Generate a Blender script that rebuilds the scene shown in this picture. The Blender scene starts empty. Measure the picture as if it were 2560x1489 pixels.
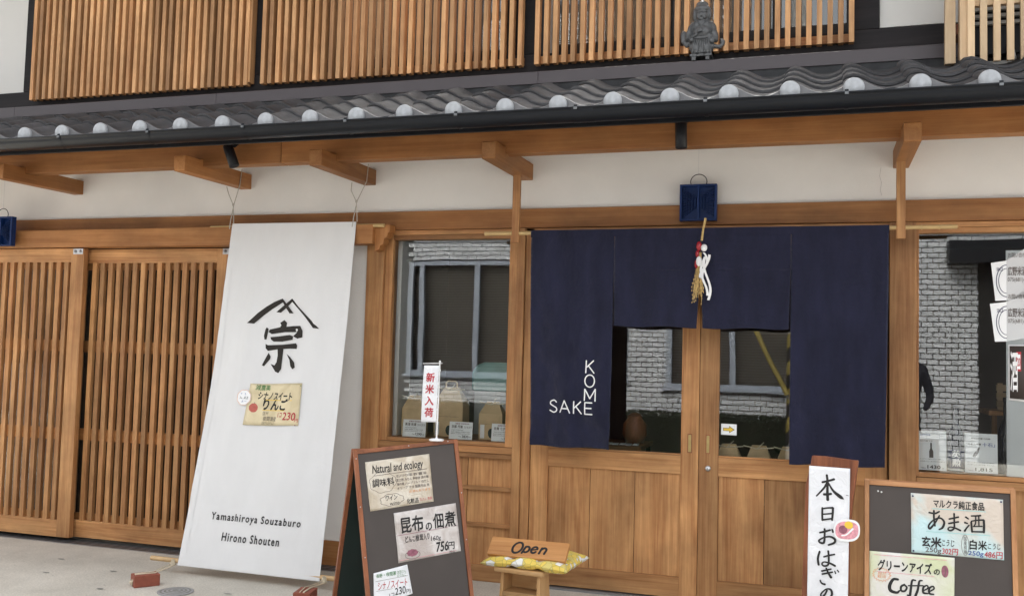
import bpy, math, random
import numpy as np
from mathutils import Vector, Matrix, noise
random.seed(7)
SC = bpy.context.scene
COL = SC.collection
# ---------------------------------------------------------------- camera
YAW, PITCH, ROLL = -0.312851376, 0.0616646985, 0.0270667821
fw = Vector((math.sin(YAW)*math.cos(PITCH), math.cos(YAW)*math.cos(PITCH), math.sin(PITCH)))
rt = Vector((math.cos(YAW), -math.sin(YAW), 0)); up = rt.cross(fw)
r2 = rt*math.cos(ROLL)+up*math.sin(ROLL); u2 = -rt*math.sin(ROLL)+up*math.cos(ROLL)
cam_d = bpy.data.cameras.new('camera'); cam = bpy.data.objects.new('camera', cam_d); COL.objects.link(cam)
M = Matrix((( r2.x,u2.x,-fw.x,0),(r2.y,u2.y,-fw.y,0),(r2.z,u2.z,-fw.z,0),(0,0,0,1)))
cam.matrix_world = Matrix.Translation((0,-5.97463,1.45)) @ M
cam_d.sensor_width = 36; cam_d.lens = 33.75; cam_d.clip_end = 2000; cam_d.clip_start = .05
SC.camera = cam
# ---------------------------------------------------------------- world, sun, exposure
SUN_EL, SUN_AZ = math.radians(48), math.radians(-18)     # azimuth clockwise from +Y (north)
w = bpy.data.worlds.new('World'); SC.world = w; w.use_nodes = True
nt = w.node_tree; nt.nodes.clear()
sky = nt.nodes.new('ShaderNodeTexSky'); sky.sky_type = 'NISHITA'; sky.sun_disc = False
sky.sun_elevation = SUN_EL; sky.sun_rotation = SUN_AZ; sky.dust_density = 6; sky.air_density = 1.2; sky.ozone_density = 1
hs = nt.nodes.new('ShaderNodeHueSaturation'); hs.inputs['Saturation'].default_value = .16
bg = nt.nodes.new('ShaderNodeBackground'); bg.inputs['Strength'].default_value = .14
ow = nt.nodes.new('ShaderNodeOutputWorld')
nt.links.new(sky.outputs[0], hs.inputs['Color']); nt.links.new(hs.outputs[0], bg.inputs['Color']); nt.links.new(bg.outputs[0], ow.inputs['Surface'])
sd = bpy.data.lights.new('sun','SUN'); sd.energy = 1.2; sd.angle = math.radians(35); sd.color = (1,.96,.90)
so = bpy.data.objects.new('sun', sd); COL.objects.link(so)
sdir = Vector((math.sin(SUN_AZ)*math.cos(SUN_EL), math.cos(SUN_AZ)*math.cos(SUN_EL), math.sin(SUN_EL)))
so.rotation_euler = sdir.to_track_quat('Z','Y').to_euler()
SC.view_settings.view_transform = 'Standard'; SC.view_settings.look = 'None'
SC.view_settings.gamma = 1; SC.view_settings.exposure = 2.25; SC.view_settings.use_curve_mapping = False
# ---------------------------------------------------------------- materials
MATS = {}
def newmat(n):
    m = bpy.data.materials.new(n); m.use_nodes = True; MATS[n] = m
    return m, m.node_tree, m.node_tree.nodes['Principled BSDF']
def N(nt, t, **k):
    n = nt.nodes.new(t)
    for a, b in k.items():
        if a in n.inputs.keys(): n.inputs[a].default_value = b
        else: setattr(n, a, b)
    return n
def plain(n, col, rough=.6, var=.12, scale=6, bump=.0, metal=0, bscale=80, coat=0, spec=.5):
    m, nt, b = newmat(n)
    tc = N(nt,'ShaderNodeTexCoord'); no = N(nt,'ShaderNodeTexNoise', Scale=scale, Detail=6.0)
    nt.links.new(tc.outputs['Object'], no.inputs['Vector'])
    mr = N(nt,'ShaderNodeMapRange'); mr.inputs[1].default_value=.25; mr.inputs[2].default_value=.75; mr.inputs[3].default_value=1-var; mr.inputs[4].default_value=1+var
    nt.links.new(no.outputs[0], mr.inputs[0])
    mx = N(nt,'ShaderNodeVectorMath', operation='SCALE'); mx.inputs[0].default_value = col
    nt.links.new(mr.outputs[0], mx.inputs['Scale']); nt.links.new(mx.outputs[0], b.inputs['Base Color'])
    b.inputs['Roughness'].default_value = rough; b.inputs['Metallic'].default_value = metal
    b.inputs['Coat Weight'].default_value = coat; b.inputs['Specular IOR Level'].default_value = spec
    if bump:
        n2 = N(nt,'ShaderNodeTexNoise', Scale=bscale, Detail=4.0); nt.links.new(tc.outputs['Object'], n2.inputs['Vector'])
        bp = N(nt,'ShaderNodeBump', Strength=bump, Distance=.004); nt.links.new(n2.outputs[0], bp.inputs['Height']); nt.links.new(bp.outputs[0], b.inputs['Normal'])
    return m
def wood(n, dark, light, axis='z', rough=.55, blotch=.35, grain=1.0, hi=None):
    m, nt, b = newmat(n)
    tc = N(nt,'ShaderNodeTexCoord'); oi = N(nt,'ShaderNodeObjectInfo')
    off = N(nt,'ShaderNodeVectorMath', operation='SCALE'); off.inputs[0].default_value=(7.3,5.1,9.7)
    nt.links.new(oi.outputs['Random'], off.inputs['Scale'])
    ad = N(nt,'ShaderNodeVectorMath', operation='ADD'); nt.links.new(tc.outputs['Object'], ad.inputs[0]); nt.links.new(off.outputs[0], ad.inputs[1])
    def mp(al, ac):
        q = N(nt,'ShaderNodeMapping'); s=[ac,ac,ac]; s['xyz'.index(axis)] = al; q.inputs['Scale'].default_value = s
        nt.links.new(ad.outputs[0], q.inputs['Vector']); return q
    fine = N(nt,'ShaderNodeTexNoise', Scale=1.0, Detail=5.0, Roughness=.65, Distortion=.6); nt.links.new(mp(1.6*grain, 75*grain).outputs[0], fine.inputs['Vector'])
    mid = N(nt,'ShaderNodeTexNoise', Scale=1.0, Detail=4.0, Roughness=.55, Distortion=1.4); nt.links.new(mp(.9, 11*grain).outputs[0], mid.inputs['Vector'])
    blo = N(nt,'ShaderNodeTexNoise', Scale=1.0, Detail=5.0, Roughness=.6); nt.links.new(mp(2.2, 3.0).outputs[0], blo.inputs['Vector'])
    a = N(nt,'ShaderNodeMath', operation='MULTIPLY_ADD'); a.inputs[1].default_value=.45; nt.links.new(fine.outputs[0], a.inputs[0])
    bb = N(nt,'ShaderNodeMath', operation='MULTIPLY'); bb.inputs[1].default_value=.55; nt.links.new(mid.outputs[0], bb.inputs[0]); nt.links.new(bb.outputs[0], a.inputs[2])
    cr = N(nt,'ShaderNodeValToRGB'); cr.color_ramp.elements[0].position=.36; cr.color_ramp.elements[1].position=.64
    cr.color_ramp.elements[0].color=(*dark,1); cr.color_ramp.elements[1].color=(*light,1); nt.links.new(a.outputs[0], cr.inputs[0])
    m1 = N(nt,'ShaderNodeMapRange'); m1.inputs[1].default_value=.3; m1.inputs[2].default_value=.7; m1.inputs[3].default_value=1-blotch; m1.inputs[4].default_value=1+blotch*.6
    nt.links.new(blo.outputs[0], m1.inputs[0])
    m2 = N(nt,'ShaderNodeMapRange'); m2.inputs[3].default_value=.72; m2.inputs[4].default_value=1.20; nt.links.new(oi.outputs['Random'], m2.inputs[0])
    mm = N(nt,'ShaderNodeMath', operation='MULTIPLY'); nt.links.new(m1.outputs[0], mm.inputs[0]); nt.links.new(m2.outputs[0], mm.inputs[1])
    sc = N(nt,'ShaderNodeVectorMath', operation='SCALE'); nt.links.new(cr.outputs[0], sc.inputs[0]); nt.links.new(mm.outputs[0], sc.inputs['Scale'])
    nt.links.new(sc.outputs[0], b.inputs['Base Color']); b.inputs['Roughness'].default_value = rough; b.inputs['Specular IOR Level'].default_value=.35
    bp = N(nt,'ShaderNodeBump', Strength=.25, Distance=.002); nt.links.new(fine.outputs[0], bp.inputs['Height']); nt.links.new(bp.outputs[0], b.inputs['Normal'])
    return m
for ax in 'xyz':
    wood('door_wood_'+ax, (.31,.130,.045), (.54,.290,.120), ax)
    wood('beam_wood_'+ax, (.30,.118,.034), (.43,.20,.070), ax, blotch=.3)
    wood('slat_wood_'+ax, (.42,.20,.08), (.62,.355,.165), ax, blotch=.3)
    wood('pale_wood_'+ax, (.55,.38,.22), (.70,.52,.33), ax, blotch=.15)
    wood('frame_wood_'+ax, (.20,.065,.028), (.34,.125,.055), ax, blotch=.2, rough=.4)
    wood('cypress_'+ax, (.48,.27,.11), (.62,.39,.19), ax, blotch=.15, rough=.45)
wood('red_plank', (.10,.022,.010), (.36,.125,.055), 'z', blotch=.25, grain=.55, rough=.4)
wood('dark_timber', (.006,.005,.006), (.017,.014,.015), 'x', blotch=.3, rough=.75)
plain('plaster', (.82,.80,.765), .95, .06, 2.2, .35, bscale=110)
plain('plaster_dimmed', (.60,.59,.56), .95, .02, 3, .1, bscale=180)  # plaster darkened in colour to offset the open sky light upstairs
plain('flashing', (.066,.055,.060), .5, .05, 2, metal=0)
plain('black_metal', (.006,.007,.010), .45, .15, 3, spec=.3)
plain('gutter_plastic', (.004,.006,.010), .32, .15, 2, spec=.3)
plain('bracket_steel', (.16,.17,.18), .4, .1, 9, metal=.5)
plain('mortar_dark', (.035,.036,.038), .9, .4, 14, .3)
plain('interior_wall', (.20,.14,.12), .9, .1, 2)
plain('interior_floor', (.10,.08,.06), .7, .2, 3)
plain('dark_room', (.012,.011,.010), .8, .2, 3)  # near black; the darkness of unlit interiors is put into this colour
plain('shutter_brown', (.022,.010,.007), .7, .3, 3)
plain('navy_plastic', (.005,.024,.105), .5, .2, 20, spec=.25)
plain('steel', (.55,.55,.56), .3, .1, 30, metal=.9)
plain('brass', (.42,.32,.14), .35, .15, 20, metal=.9)
plain('rope', (.62,.54,.40), .9, .15, 60)
plain('rope_grey', (.45,.42,.37), .9, .15, 60)
plain('bamboo', (.52,.36,.16), .4, .15, 12)
plain('dowel', (.55,.37,.19), .5, .12, 12)
plain('black_ink', (.012,.011,.011), .6, .1, 9)
plain('print_brown', (.028,.024,.020), .9, .1, 9)
plain('white_print', (.85,.85,.85), .8, .02, 9)
plain('apple_red', (.50,.12,.09), .6, .15, 60)
plain('red_ink', (.45,.03,.045), .6, .1, 9)
plain('green_ink', (.06,.22,.07), .7, .1, 9)
plain('blue_ink', (.04,.09,.32), .6, .1, 9)
plain('grey_ink', (.12,.10,.09), .7, .2, 9)
plain('yellow_ink', (.80,.55,.06), .6, .1, 9)
plain('orange_ink', (.70,.30,.12), .7, .1, 9)
plain('pink_ink', (.72,.33,.38), .7, .25, 90)
plain('plum_ink', (.28,.10,.14), .7, .3, 90)
plain('teal_line', (.35,.62,.62), .7, .1, 9)
plain('card_white', (.88,.89,.90), .5, .02, 9)
plain('paper_white', (.82,.82,.84), .65, .04, 30)
plain('brick_red', (.26,.075,.045), .85, .15, 40, .4, bscale=120)
plain('board_panel', (.060,.048,.043), .55, .10, 5, .08, bscale=300)
plain('board_green', (.004,.018,.016), .45, .2, 5)
plain('white_plastic', (.80,.80,.80), .35, .02, 9)
plain('kraft', (.62,.45,.26), .8, .12, 14, .5, bscale=30)
plain('black_glass', (.006,.008,.020), .08, .1, 9)
plain('navy_label', (.012,.016,.09), .4, .1, 9)
plain('straw', (.55,.38,.15), .8, .25, 50)
plain('red_foil', (.30,.012,.02), .25, .3, 60)
plain('ribbon_white', (.80,.80,.80), .6, .05, 30)
plain('statue_clay', (.085,.088,.09), .42, .45, 40, .4, metal=.1, bscale=60)
plain('manhole_iron', (.33,.33,.34), .55, .2, 30, metal=.4)
plain('aluminium', (.30,.30,.31), .4, .1, 9, metal=.7)
plain('groove_black', (.01,.01,.01), .9, .1, 9)
plain('frame_alu_blue', (.33,.36,.41), .45, .05, 9)
plain('tile_brick', (.62,.63,.64), .45, .14, 5)
plain('brick_mortar', (.05,.05,.05), .9, .1, 9)
plain('blind', (.30,.275,.235), .6, .1, 4)
plain('asphalt', (.22,.215,.205), .9, .2, 8, .5, bscale=150)
plain('ac_grey', (.42,.42,.40), .5, .05, 5)
plain('coat_cloth', (.012,.014,.022), .9, .2, 20)
plain('skin', (.45,.27,.19), .6, .05, 9)
plain('denim', (.05,.06,.10), .9, .2, 20)
plain('hazard_yellow', (.26,.20,.05), .5, .1, 9)
plain('pole_concrete', (.30,.29,.27), .9, .1, 6)
plain('frosted_sheet', (.62,.63,.64), .5, .04, 4)
plain('hedge_leaf', (.016,.026,.009), .6, .4, 6)
plain('hedge_core', (.012,.018,.008), .9, .3, 6)
plain('grey_stain', (.22,.22,.20), .9, .2, 60)
# tiles: fired silver clay
def tile_mat():
    m, nt, b = newmat('roof_clay')
    tc=N(nt,'ShaderNodeTexCoord'); oi=N(nt,'ShaderNodeObjectInfo')
    no=N(nt,'ShaderNodeTexNoise',Scale=9.0,Detail=7.0,Roughness=.7); nt.links.new(tc.outputs['Object'],no.inputs['Vector'])
    cr=N(nt,'ShaderNodeValToRGB'); e=cr.color_ramp.elements; e[0].position=.3; e[0].color=(.040,.039,.038,1); e[1].position=.72; e[1].color=(.086,.086,.092,1)
    nt.links.new(no.outputs[0],cr.inputs[0])
    mr=N(nt,'ShaderNodeMapRange'); mr.inputs[3].default_value=.8; mr.inputs[4].default_value=1.25; nt.links.new(oi.outputs['Random'],mr.inputs[0])
    sc=N(nt,'ShaderNodeVectorMath',operation='SCALE'); nt.links.new(cr.outputs[0],sc.inputs[0]); nt.links.new(mr.outputs[0],sc.inputs['Scale'])
    nt.links.new(sc.outputs[0],b.inputs['Base Color']); b.inputs['Roughness'].default_value=.8; b.inputs['Metallic'].default_value=0; b.inputs['Specular IOR Level'].default_value=.2
    n2=N(nt,'ShaderNodeTexNoise',Scale=160.0,Detail=3.0); nt.links.new(tc.outputs['Object'],n2.inputs['Vector'])
    bp=N(nt,'ShaderNodeBump',Strength=.15,Distance=.002); nt.links.new(n2.outputs[0],bp.inputs['Height']); nt.links.new(bp.outputs[0],b.inputs['Normal'])
tile_mat()
plain('cap_clay_lit', (.37,.385,.40), .5, .22, 26, .2, metal=0, bscale=160)  # tile clay; the paleness of facing the sky is put into the colour
plain('apron_clay_lit', (.15,.15,.155), .45, .10, 20, .1, metal=.1, bscale=160)  # tile clay lightened in colour for the light on its front face
# cloth
def cloth_mat(n, col, tr=0.0, var=.05, wscale=900, bump=.12):
    m, nt, b = newmat(n)
    tc=N(nt,'ShaderNodeTexCoord'); mp=N(nt,'ShaderNodeMapping'); mp.inputs['Scale'].default_value=(3,3,.8); nt.links.new(tc.outputs['Object'],mp.inputs['Vector'])
    no=N(nt,'ShaderNodeTexNoise',Scale=3.0,Detail=7.0,Roughness=.6); nt.links.new(mp.outputs[0],no.inputs['Vector'])
    mr=N(nt,'ShaderNodeMapRange'); mr.inputs[1].default_value=.3; mr.inputs[2].default_value=.7; mr.inputs[3].default_value=1-var; mr.inputs[4].default_value=1+var; nt.links.new(no.outputs[0],mr.inputs[0])
    sc=N(nt,'ShaderNodeVectorMath',operation='SCALE'); sc.inputs[0].default_value=col; nt.links.new(mr.outputs[0],sc.inputs['Scale'])
    nt.links.new(sc.outputs[0],b.inputs['Base Color']); b.inputs['Roughness'].default_value=.95; b.inputs['Specular IOR Level'].default_value=.15
    if tr: b.inputs['Sheen Weight'].default_value=tr
    n2=N(nt,'ShaderNodeTexNoise',Scale=22.0,Detail=9.0,Roughness=.75); nt.links.new(tc.outputs['Object'],n2.inputs['Vector'])
    bp=N(nt,'ShaderNodeBump',Strength=min(1,bump*4),Distance=.010); nt.links.new(n2.outputs[0],bp.inputs['Height']); nt.links.new(bp.outputs[0],b.inputs['Normal'])
cloth_mat('navy_linen', (.0145,.0158,.038), .3, .32, bump=.3)
cloth_mat('banner_cotton', (.73,.73,.73), 0, .02, bump=.05)
def paper_mat(n, c1, c2, gloss=.6, crease=.5, scale=6):
    m, nt, b = newmat(n)
    tc=N(nt,'ShaderNodeTexCoord'); no=N(nt,'ShaderNodeTexNoise',Scale=float(scale),Detail=3.0,Distortion=1.0); nt.links.new(tc.outputs['Object'],no.inputs['Vector'])
    cr=N(nt,'ShaderNodeValToRGB'); e=cr.color_ramp.elements; e[0].position=.42; e[0].color=(*c1,1); e[1].position=.58; e[1].color=(*c2,1); nt.links.new(no.outputs[0],cr.inputs[0])
    nt.links.new(cr.outputs[0],b.inputs['Base Color']); b.inputs['Roughness'].default_value=.55
    b.inputs['Coat Weight'].default_value=gloss; b.inputs['Coat Roughness'].default_value=.12
    n2=N(nt,'ShaderNodeTexNoise',Scale=16.0,Detail=3.0,Distortion=2.5); nt.links.new(tc.outputs['Object'],n2.inputs['Vector'])
    bp=N(nt,'ShaderNodeBump',Strength=crease,Distance=.012); nt.links.new(n2.outputs[0],bp.inputs['Height']); nt.links.new(bp.outputs[0],b.inputs['Normal']); nt.links.new(bp.outputs[0],b.inputs['Coat Normal'])
paper_mat('paper_tan', (.52,.44,.33), (.66,.60,.50), 1.0, .5)
paper_mat('paper_cream', (.62,.52,.32), (.74,.64,.42), .1, .3)
paper_mat('paper_mauve', (.46,.40,.37), (.64,.60,.58), 1.0, .5)
paper_mat('paper_blue', (.62,.54,.46), (.52,.70,.72), .5, .35, 3.2)
paper_mat('paper_green', (.60,.64,.40), (.70,.68,.64), .5, .35, 4)
paper_mat('paper_plain', (.76,.77,.80), (.82,.83,.86), .05, .45)
def glass_mat(n, refl, tint, wob=.0015):
    m = bpy.data.materials.new(n); m.use_nodes=True; MATS[n]=m; nt=m.node_tree; nt.nodes.clear()
    o=N(nt,'ShaderNodeOutputMaterial'); mx=N(nt,'ShaderNodeMixShader'); tr=N(nt,'ShaderNodeBsdfTransparent'); gl=N(nt,'ShaderNodeBsdfGlossy')
    tr.inputs['Color'].default_value=(*tint,1); gl.inputs['Roughness'].default_value=.0; gl.inputs['Color'].default_value=(.97,1,1,1)
    tc=N(nt,'ShaderNodeTexCoord'); no=N(nt,'ShaderNodeTexNoise',Scale=2.2,Detail=1.0); nt.links.new(tc.outputs['Object'],no.inputs['Vector'])
    bp=N(nt,'ShaderNodeBump',Strength=.5,Distance=wob*2); nt.links.new(no.outputs[0],bp.inputs['Height']); nt.links.new(bp.outputs[0],gl.inputs['Normal'])
    fr=N(nt,'ShaderNodeFresnel',IOR=1.5); ad=N(nt,'ShaderNodeMath',operation='ADD'); ad.inputs[1].default_value=refl; nt.links.new(fr.outputs[0],ad.inputs[0]); ad.use_clamp=True
    nt.links.new(ad.outputs[0],mx.inputs[0]); nt.links.new(tr.outputs[0],mx.inputs[1]); nt.links.new(gl.outputs[0],mx.inputs[2]); nt.links.new(mx.outputs[0],o.inputs['Surface'])
glass_mat('window_glass', .06, (.95,.97,.96), .0004)
# ground concrete
def ground_mat():
    m, nt, b = newmat('concrete')
    tc=N(nt,'ShaderNodeTexCoord')
    a=N(nt,'ShaderNodeTexNoise',Scale=2.5,Detail=8.0,Roughness=.65); c=N(nt,'ShaderNodeTexNoise',Scale=85.0,Detail=6.0,Roughness=.8)
    for q in (a,c): nt.links.new(tc.outputs['Object'],q.inputs['Vector'])
    cr=N(nt,'ShaderNodeValToRGB'); e=cr.color_ramp.elements; e[0].position=.3; e[0].color=(.46,.43,.37,1); e[1].position=.72; e[1].color=(.62,.585,.51,1); nt.links.new(a.outputs[0],cr.inputs[0])
    mr=N(nt,'ShaderNodeMapRange'); mr.inputs[1].default_value=.25; mr.inputs[2].default_value=.75; mr.inputs[3].default_value=.60; mr.inputs[4].default_value=1.30; nt.links.new(c.outputs[0],mr.inputs[0])
    sc=N(nt,'ShaderNodeVectorMath',operation='SCALE'); nt.links.new(cr.outputs[0],sc.inputs[0]); nt.links.new(mr.outputs[0],sc.inputs['Scale']); nt.links.new(sc.outputs[0],b.inputs['Base Color'])
    b.inputs['Roughness'].default_value=.9
    bp=N(nt,'ShaderNodeBump',Strength=.6,Distance=.003); nt.links.new(c.outputs[0],bp.inputs['Height']); nt.links.new(bp.outputs[0],b.inputs['Normal'])
ground_mat()
def cushion_mat():
    m, nt, b = newmat('cushion_cloth')
    tc=N(nt,'ShaderNodeTexCoord'); vo=N(nt,'ShaderNodeTexVoronoi',Scale=30.0); nt.links.new(tc.outputs['Object'],vo.inputs['Vector'])
    sp=N(nt,'ShaderNodeSeparateColor'); nt.links.new(vo.outputs['Color'],sp.inputs[0])
    cr=N(nt,'ShaderNodeValToRGB'); cr.color_ramp.interpolation='CONSTANT'; e=cr.color_ramp.elements; e[0].color=(.82,.62,.13,1); e[1].position=.5; e[1].color=(.72,.60,.20,1)
    x=e.new(.76); x.color=(.85,.85,.80,1); nt.links.new(sp.outputs[0],cr.inputs[0])
    ve=N(nt,'ShaderNodeTexVoronoi',Scale=30.0,feature='DISTANCE_TO_EDGE'); nt.links.new(tc.outputs['Object'],ve.inputs['Vector'])
    mr=N(nt,'ShaderNodeMapRange'); mr.inputs[1].default_value=0; mr.inputs[2].default_value=.08; mr.inputs[3].default_value=.62; mr.inputs[4].default_value=1; nt.links.new(ve.outputs['Distance'],mr.inputs[0])
    sc=N(nt,'ShaderNodeVectorMath',operation='SCALE'); nt.links.new(cr.outputs[0],sc.inputs[0]); nt.links.new(mr.outputs[0],sc.inputs['Scale']); nt.links.new(sc.outputs[0],b.inputs['Base Color']); b.inputs['Roughness'].default_value=.9
cushion_mat()
# ---------------------------------------------------------------- builders
class MB:
    def __init__(s): s.v=[]; s.f=[]; s.sm=[]
    def add(s, V, F, smooth=False):
        o=len(s.v); s.v += [tuple(p) for p in V]; s.f += [tuple(i+o for i in f) for f in F]; s.sm += [smooth]*len(F); return s
    def box(s, x0,x1,y0,y1,z0,z1, mat=None):
        V=[(x,y,z) for z in (z0,z1) for y in (y0,y1) for x in (x0,x1)]
        if mat: V=[mat@Vector(p) for p in V]
        return s.add(V, [(0,2,3,1),(4,5,7,6),(0,1,5,4),(2,6,7,3),(0,4,6,2),(1,3,7,5)])
    def obox(s, o, a, b, c):      # parallelepiped from a corner and three edge vectors
        o,a,b,c = map(Vector,(o,a,b,c)); V=[o+a*i+b*j+c*k for k in (0,1) for j in (0,1) for i in (0,1)]
        return s.add(V, [(0,2,3,1),(4,5,7,6),(0,1,5,4),(2,6,7,3),(0,4,6,2),(1,3,7,5)])
    def tube(s, P, r, n=8, cap=True, smooth=True):
        P=[Vector(p) for p in P]; R=r if isinstance(r,(list,tuple)) else [r]*len(P); V=[];F=[]
        t0=(P[1]-P[0]).normalized(); a=t0.orthogonal().normalized()
        for i,p in enumerate(P):
            t=(P[min(i+1,len(P)-1)]-P[max(i-1,0)]).normalized(); a=(a-t*a.dot(t)).normalized(); b=t.cross(a)
            V += [p+(a*math.cos(2*math.pi*k/n)+b*math.sin(2*math.pi*k/n))*R[i] for k in range(n)]
        for i in range(len(P)-1):
            for k in range(n):
                k2=(k+1)%n; F.append((i*n+k,i*n+k2,(i+1)*n+k2,(i+1)*n+k))
        s.add(V,F,smooth)
        if cap: s.add(V[:n],[tuple(range(n))[::-1]]); s.add(V[-n:],[tuple(range(n))])
        return s
    def prism(s, poly, T0, T1):   # poly mapped by T0 and T1 (functions (a,b)->xyz), closed
        n=len(poly); V=[T0(*p) for p in poly]+[T1(*p) for p in poly]
        return s.add(V,[tuple(range(n)),tuple(range(n,2*n))[::-1]]+[(i,i+n,(i+1)%n+n,(i+1)%n) for i in range(n)])
    def lathe(s, prof, c=(0,0,0), n=20, mat=None):
        V=[];F=[]
        for r,z in prof:
            V += [Vector((c[0]+r*math.cos(2*math.pi*k/n), c[1]+r*math.sin(2*math.pi*k/n), c[2]+z)) for k in range(n)]
        if mat: V=[mat@p for p in V]
        for i in range(len(prof)-1):
            for k in range(n): F.append((i*n+k,i*n+(k+1)%n,(i+1)*n+(k+1)%n,(i+1)*n+k))
        F.append(tuple(range(n))[::-1]); F.append(tuple((len(prof)-1)*n+k for k in range(n)))
        return s.add(V,F,True)
    def ell(s, c, r, nu=14, nv=9, mat=None):
        V=[];F=[]
        for j in range(nv+1):
            th=math.pi*j/nv
            for i in range(nu):
                ph=2*math.pi*i/nu; p=Vector((r[0]*math.sin(th)*math.cos(ph), r[1]*math.sin(th)*math.sin(ph), r[2]*math.cos(th)))
                if mat: p = mat@p
                V.append(p+Vector(c))
        for j in range(nv):
            for i in range(nu): F.append((j*nu+i,(j+1)*nu+i,(j+1)*nu+(i+1)%nu,j*nu+(i+1)%nu))
        return s.add(V,F,True)
    def grid(s, fn, nu, nv, smooth=True):
        V=[fn(i/nu,j/nv) for j in range(nv+1) for i in range(nu+1)]
        F=[(j*(nu+1)+i,(j+1)*(nu+1)+i,(j+1)*(nu+1)+i+1,j*(nu+1)+i+1) for j in range(nv) for i in range(nu)]
        return s.add(V,F,smooth)
    def mesh(s, name, mat):
        me=bpy.data.meshes.new(name); me.from_pydata(s.v,[],s.f); me.materials.append(MATS[mat])
        if any(s.sm): me.polygons.foreach_set('use_smooth', s.sm)
        me.update(); return me
    def build(s, name, mat, parent=None, bevel=0, loc=(0,0,0)):
        o=bpy.data.objects.new(name, s.mesh(name,mat)); COL.objects.link(o); o.location=loc
        if parent: o.parent=parent
        if bevel:
            b=o.modifiers.new('bevel','BEVEL'); b.width=bevel; b.segments=2; b.limit_method='ANGLE'; b.harden_normals=False
        return o
def box(name, mat, parent, x0,x1,y0,y1,z0,z1, bevel=0):
    return MB().box(x0,x1,y0,y1,z0,z1).build(name,mat,parent,bevel)
def inst(name, me, parent, loc, rot=None):
    o=bpy.data.objects.new(name, me); COL.objects.link(o); o.location=loc
    if rot: o.rotation_euler=rot
    if parent: o.parent=parent
    return o
def tag(o, label=None, cat=None, group=None, kind=None):
    for k,v in (('label',label),('category',cat),('group',group),('kind',kind)):
        if v: o[k]=v
    return o
def empty(name, label, cat, group=None, kind=None):
    o=bpy.data.objects.new(name,None); COL.objects.link(o); o.empty_display_size=.1
    return tag(o,label,cat,group,kind)
class Pl:   # a flat or draped sheet in the place: at(u right, v down, h towards the viewer)
    def __init__(s,T,d,v,disp=None):
        s.T,s.d,s.v=Vector(T),Vector(d).normalized(),Vector(v).normalized(); s.n=-(s.d.cross(s.v)); s.disp=disp
    def at(s,u,v,h=0):
        if s.disp: h=h+s.disp(u,v)
        return s.T+s.d*u+s.v*v+s.n*h
_tc={}
def text(name, body, pl, u0,u1,v0,v1, mat, parent, bold=0.0, h=.0015, skew=0.0, wav=0.0, vert=False, space=1.0):
    """flat print fitted into the box u0..u1, v0 (top)..v1 (bottom) of a sheet"""
    c=bpy.data.curves.new('t','FONT'); c.size=1; c.resolution_u=3; c.space_character=space
    c.body = '\n'.join(body) if vert else body
    if vert: c.align_x='CENTER'; c.space_line=.95
    o=bpy.data.objects.new('t',c); me0=bpy.data.meshes.new_from_object(o)
    n=len(me0.vertices); a=np.empty(n*3); me0.vertices.foreach_get('co',a); a=a.reshape(-1,3)
    F=[tuple(p.vertices) for p in me0.polygons]; bpy.data.meshes.remove(me0)
    w0=a[:,0].max()-a[:,0].min(); h0=a[:,1].max()-a[:,1].min()
    x=(a[:,0]-a[:,0].min())/(w0+1e-9); y=(a[:,1]-a[:,1].min())/(h0+1e-9)
    b=bold*.75; sh=[(0,0)] if bold<=0 else [(-b,0),(b,0),(0,b),(0,-b),(b*.7,b*.7),(-b*.7,-b*.7)]
    V=[];FF=[]
    for k,(dx,dy) in enumerate(sh):
        ku=dx*(u1-u0)/w0; kv=-dy*(v1-v0)/h0
        FF+=[tuple(i+len(V) for i in f) for f in F]
        for i in range(n):
            u=u0+(u1-u0)*x[i]+ku; v=v1+(v0-v1)*y[i]+kv; u+=skew*(v1-v)
            if wav:
                q=noise.noise(Vector((u*28,v*28,3.3))); q2=noise.noise(Vector((u*28,v*28,9.1))); u+=q*wav; v+=q2*wav
            V.append(pl.at(u,v,h+k*.00006))
    me=bpy.data.meshes.new(name); me.from_pydata(V,[],FF)
    me.materials.clear(); me.materials.append(MATS[mat]); me.update()
    o2=bpy.data.objects.new(name,me); COL.objects.link(o2); o2.parent=parent
    bpy.data.objects.remove(o); bpy.data.curves.remove(c)
    return o2
def catmull(P,k=6):
    P=[np.array(p,float) for p in P]
    if len(P)==2: P=[P[0],(P[0]+P[1])/2,P[1]]
    Q=[2*P[0]-P[1]]+P+[2*P[-1]-P[-2]]; out=[]
    for i in range(1,len(Q)-2):
        for j in range(k):
            t=j/k; out.append(.5*((2*Q[i])+(-Q[i-1]+Q[i+1])*t+(2*Q[i-1]-5*Q[i]+4*Q[i+1]-Q[i+2])*t*t+(-Q[i-1]+3*Q[i]-3*Q[i+1]+Q[i+2])*t**3))
    out.append(P[-1]); return out
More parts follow.
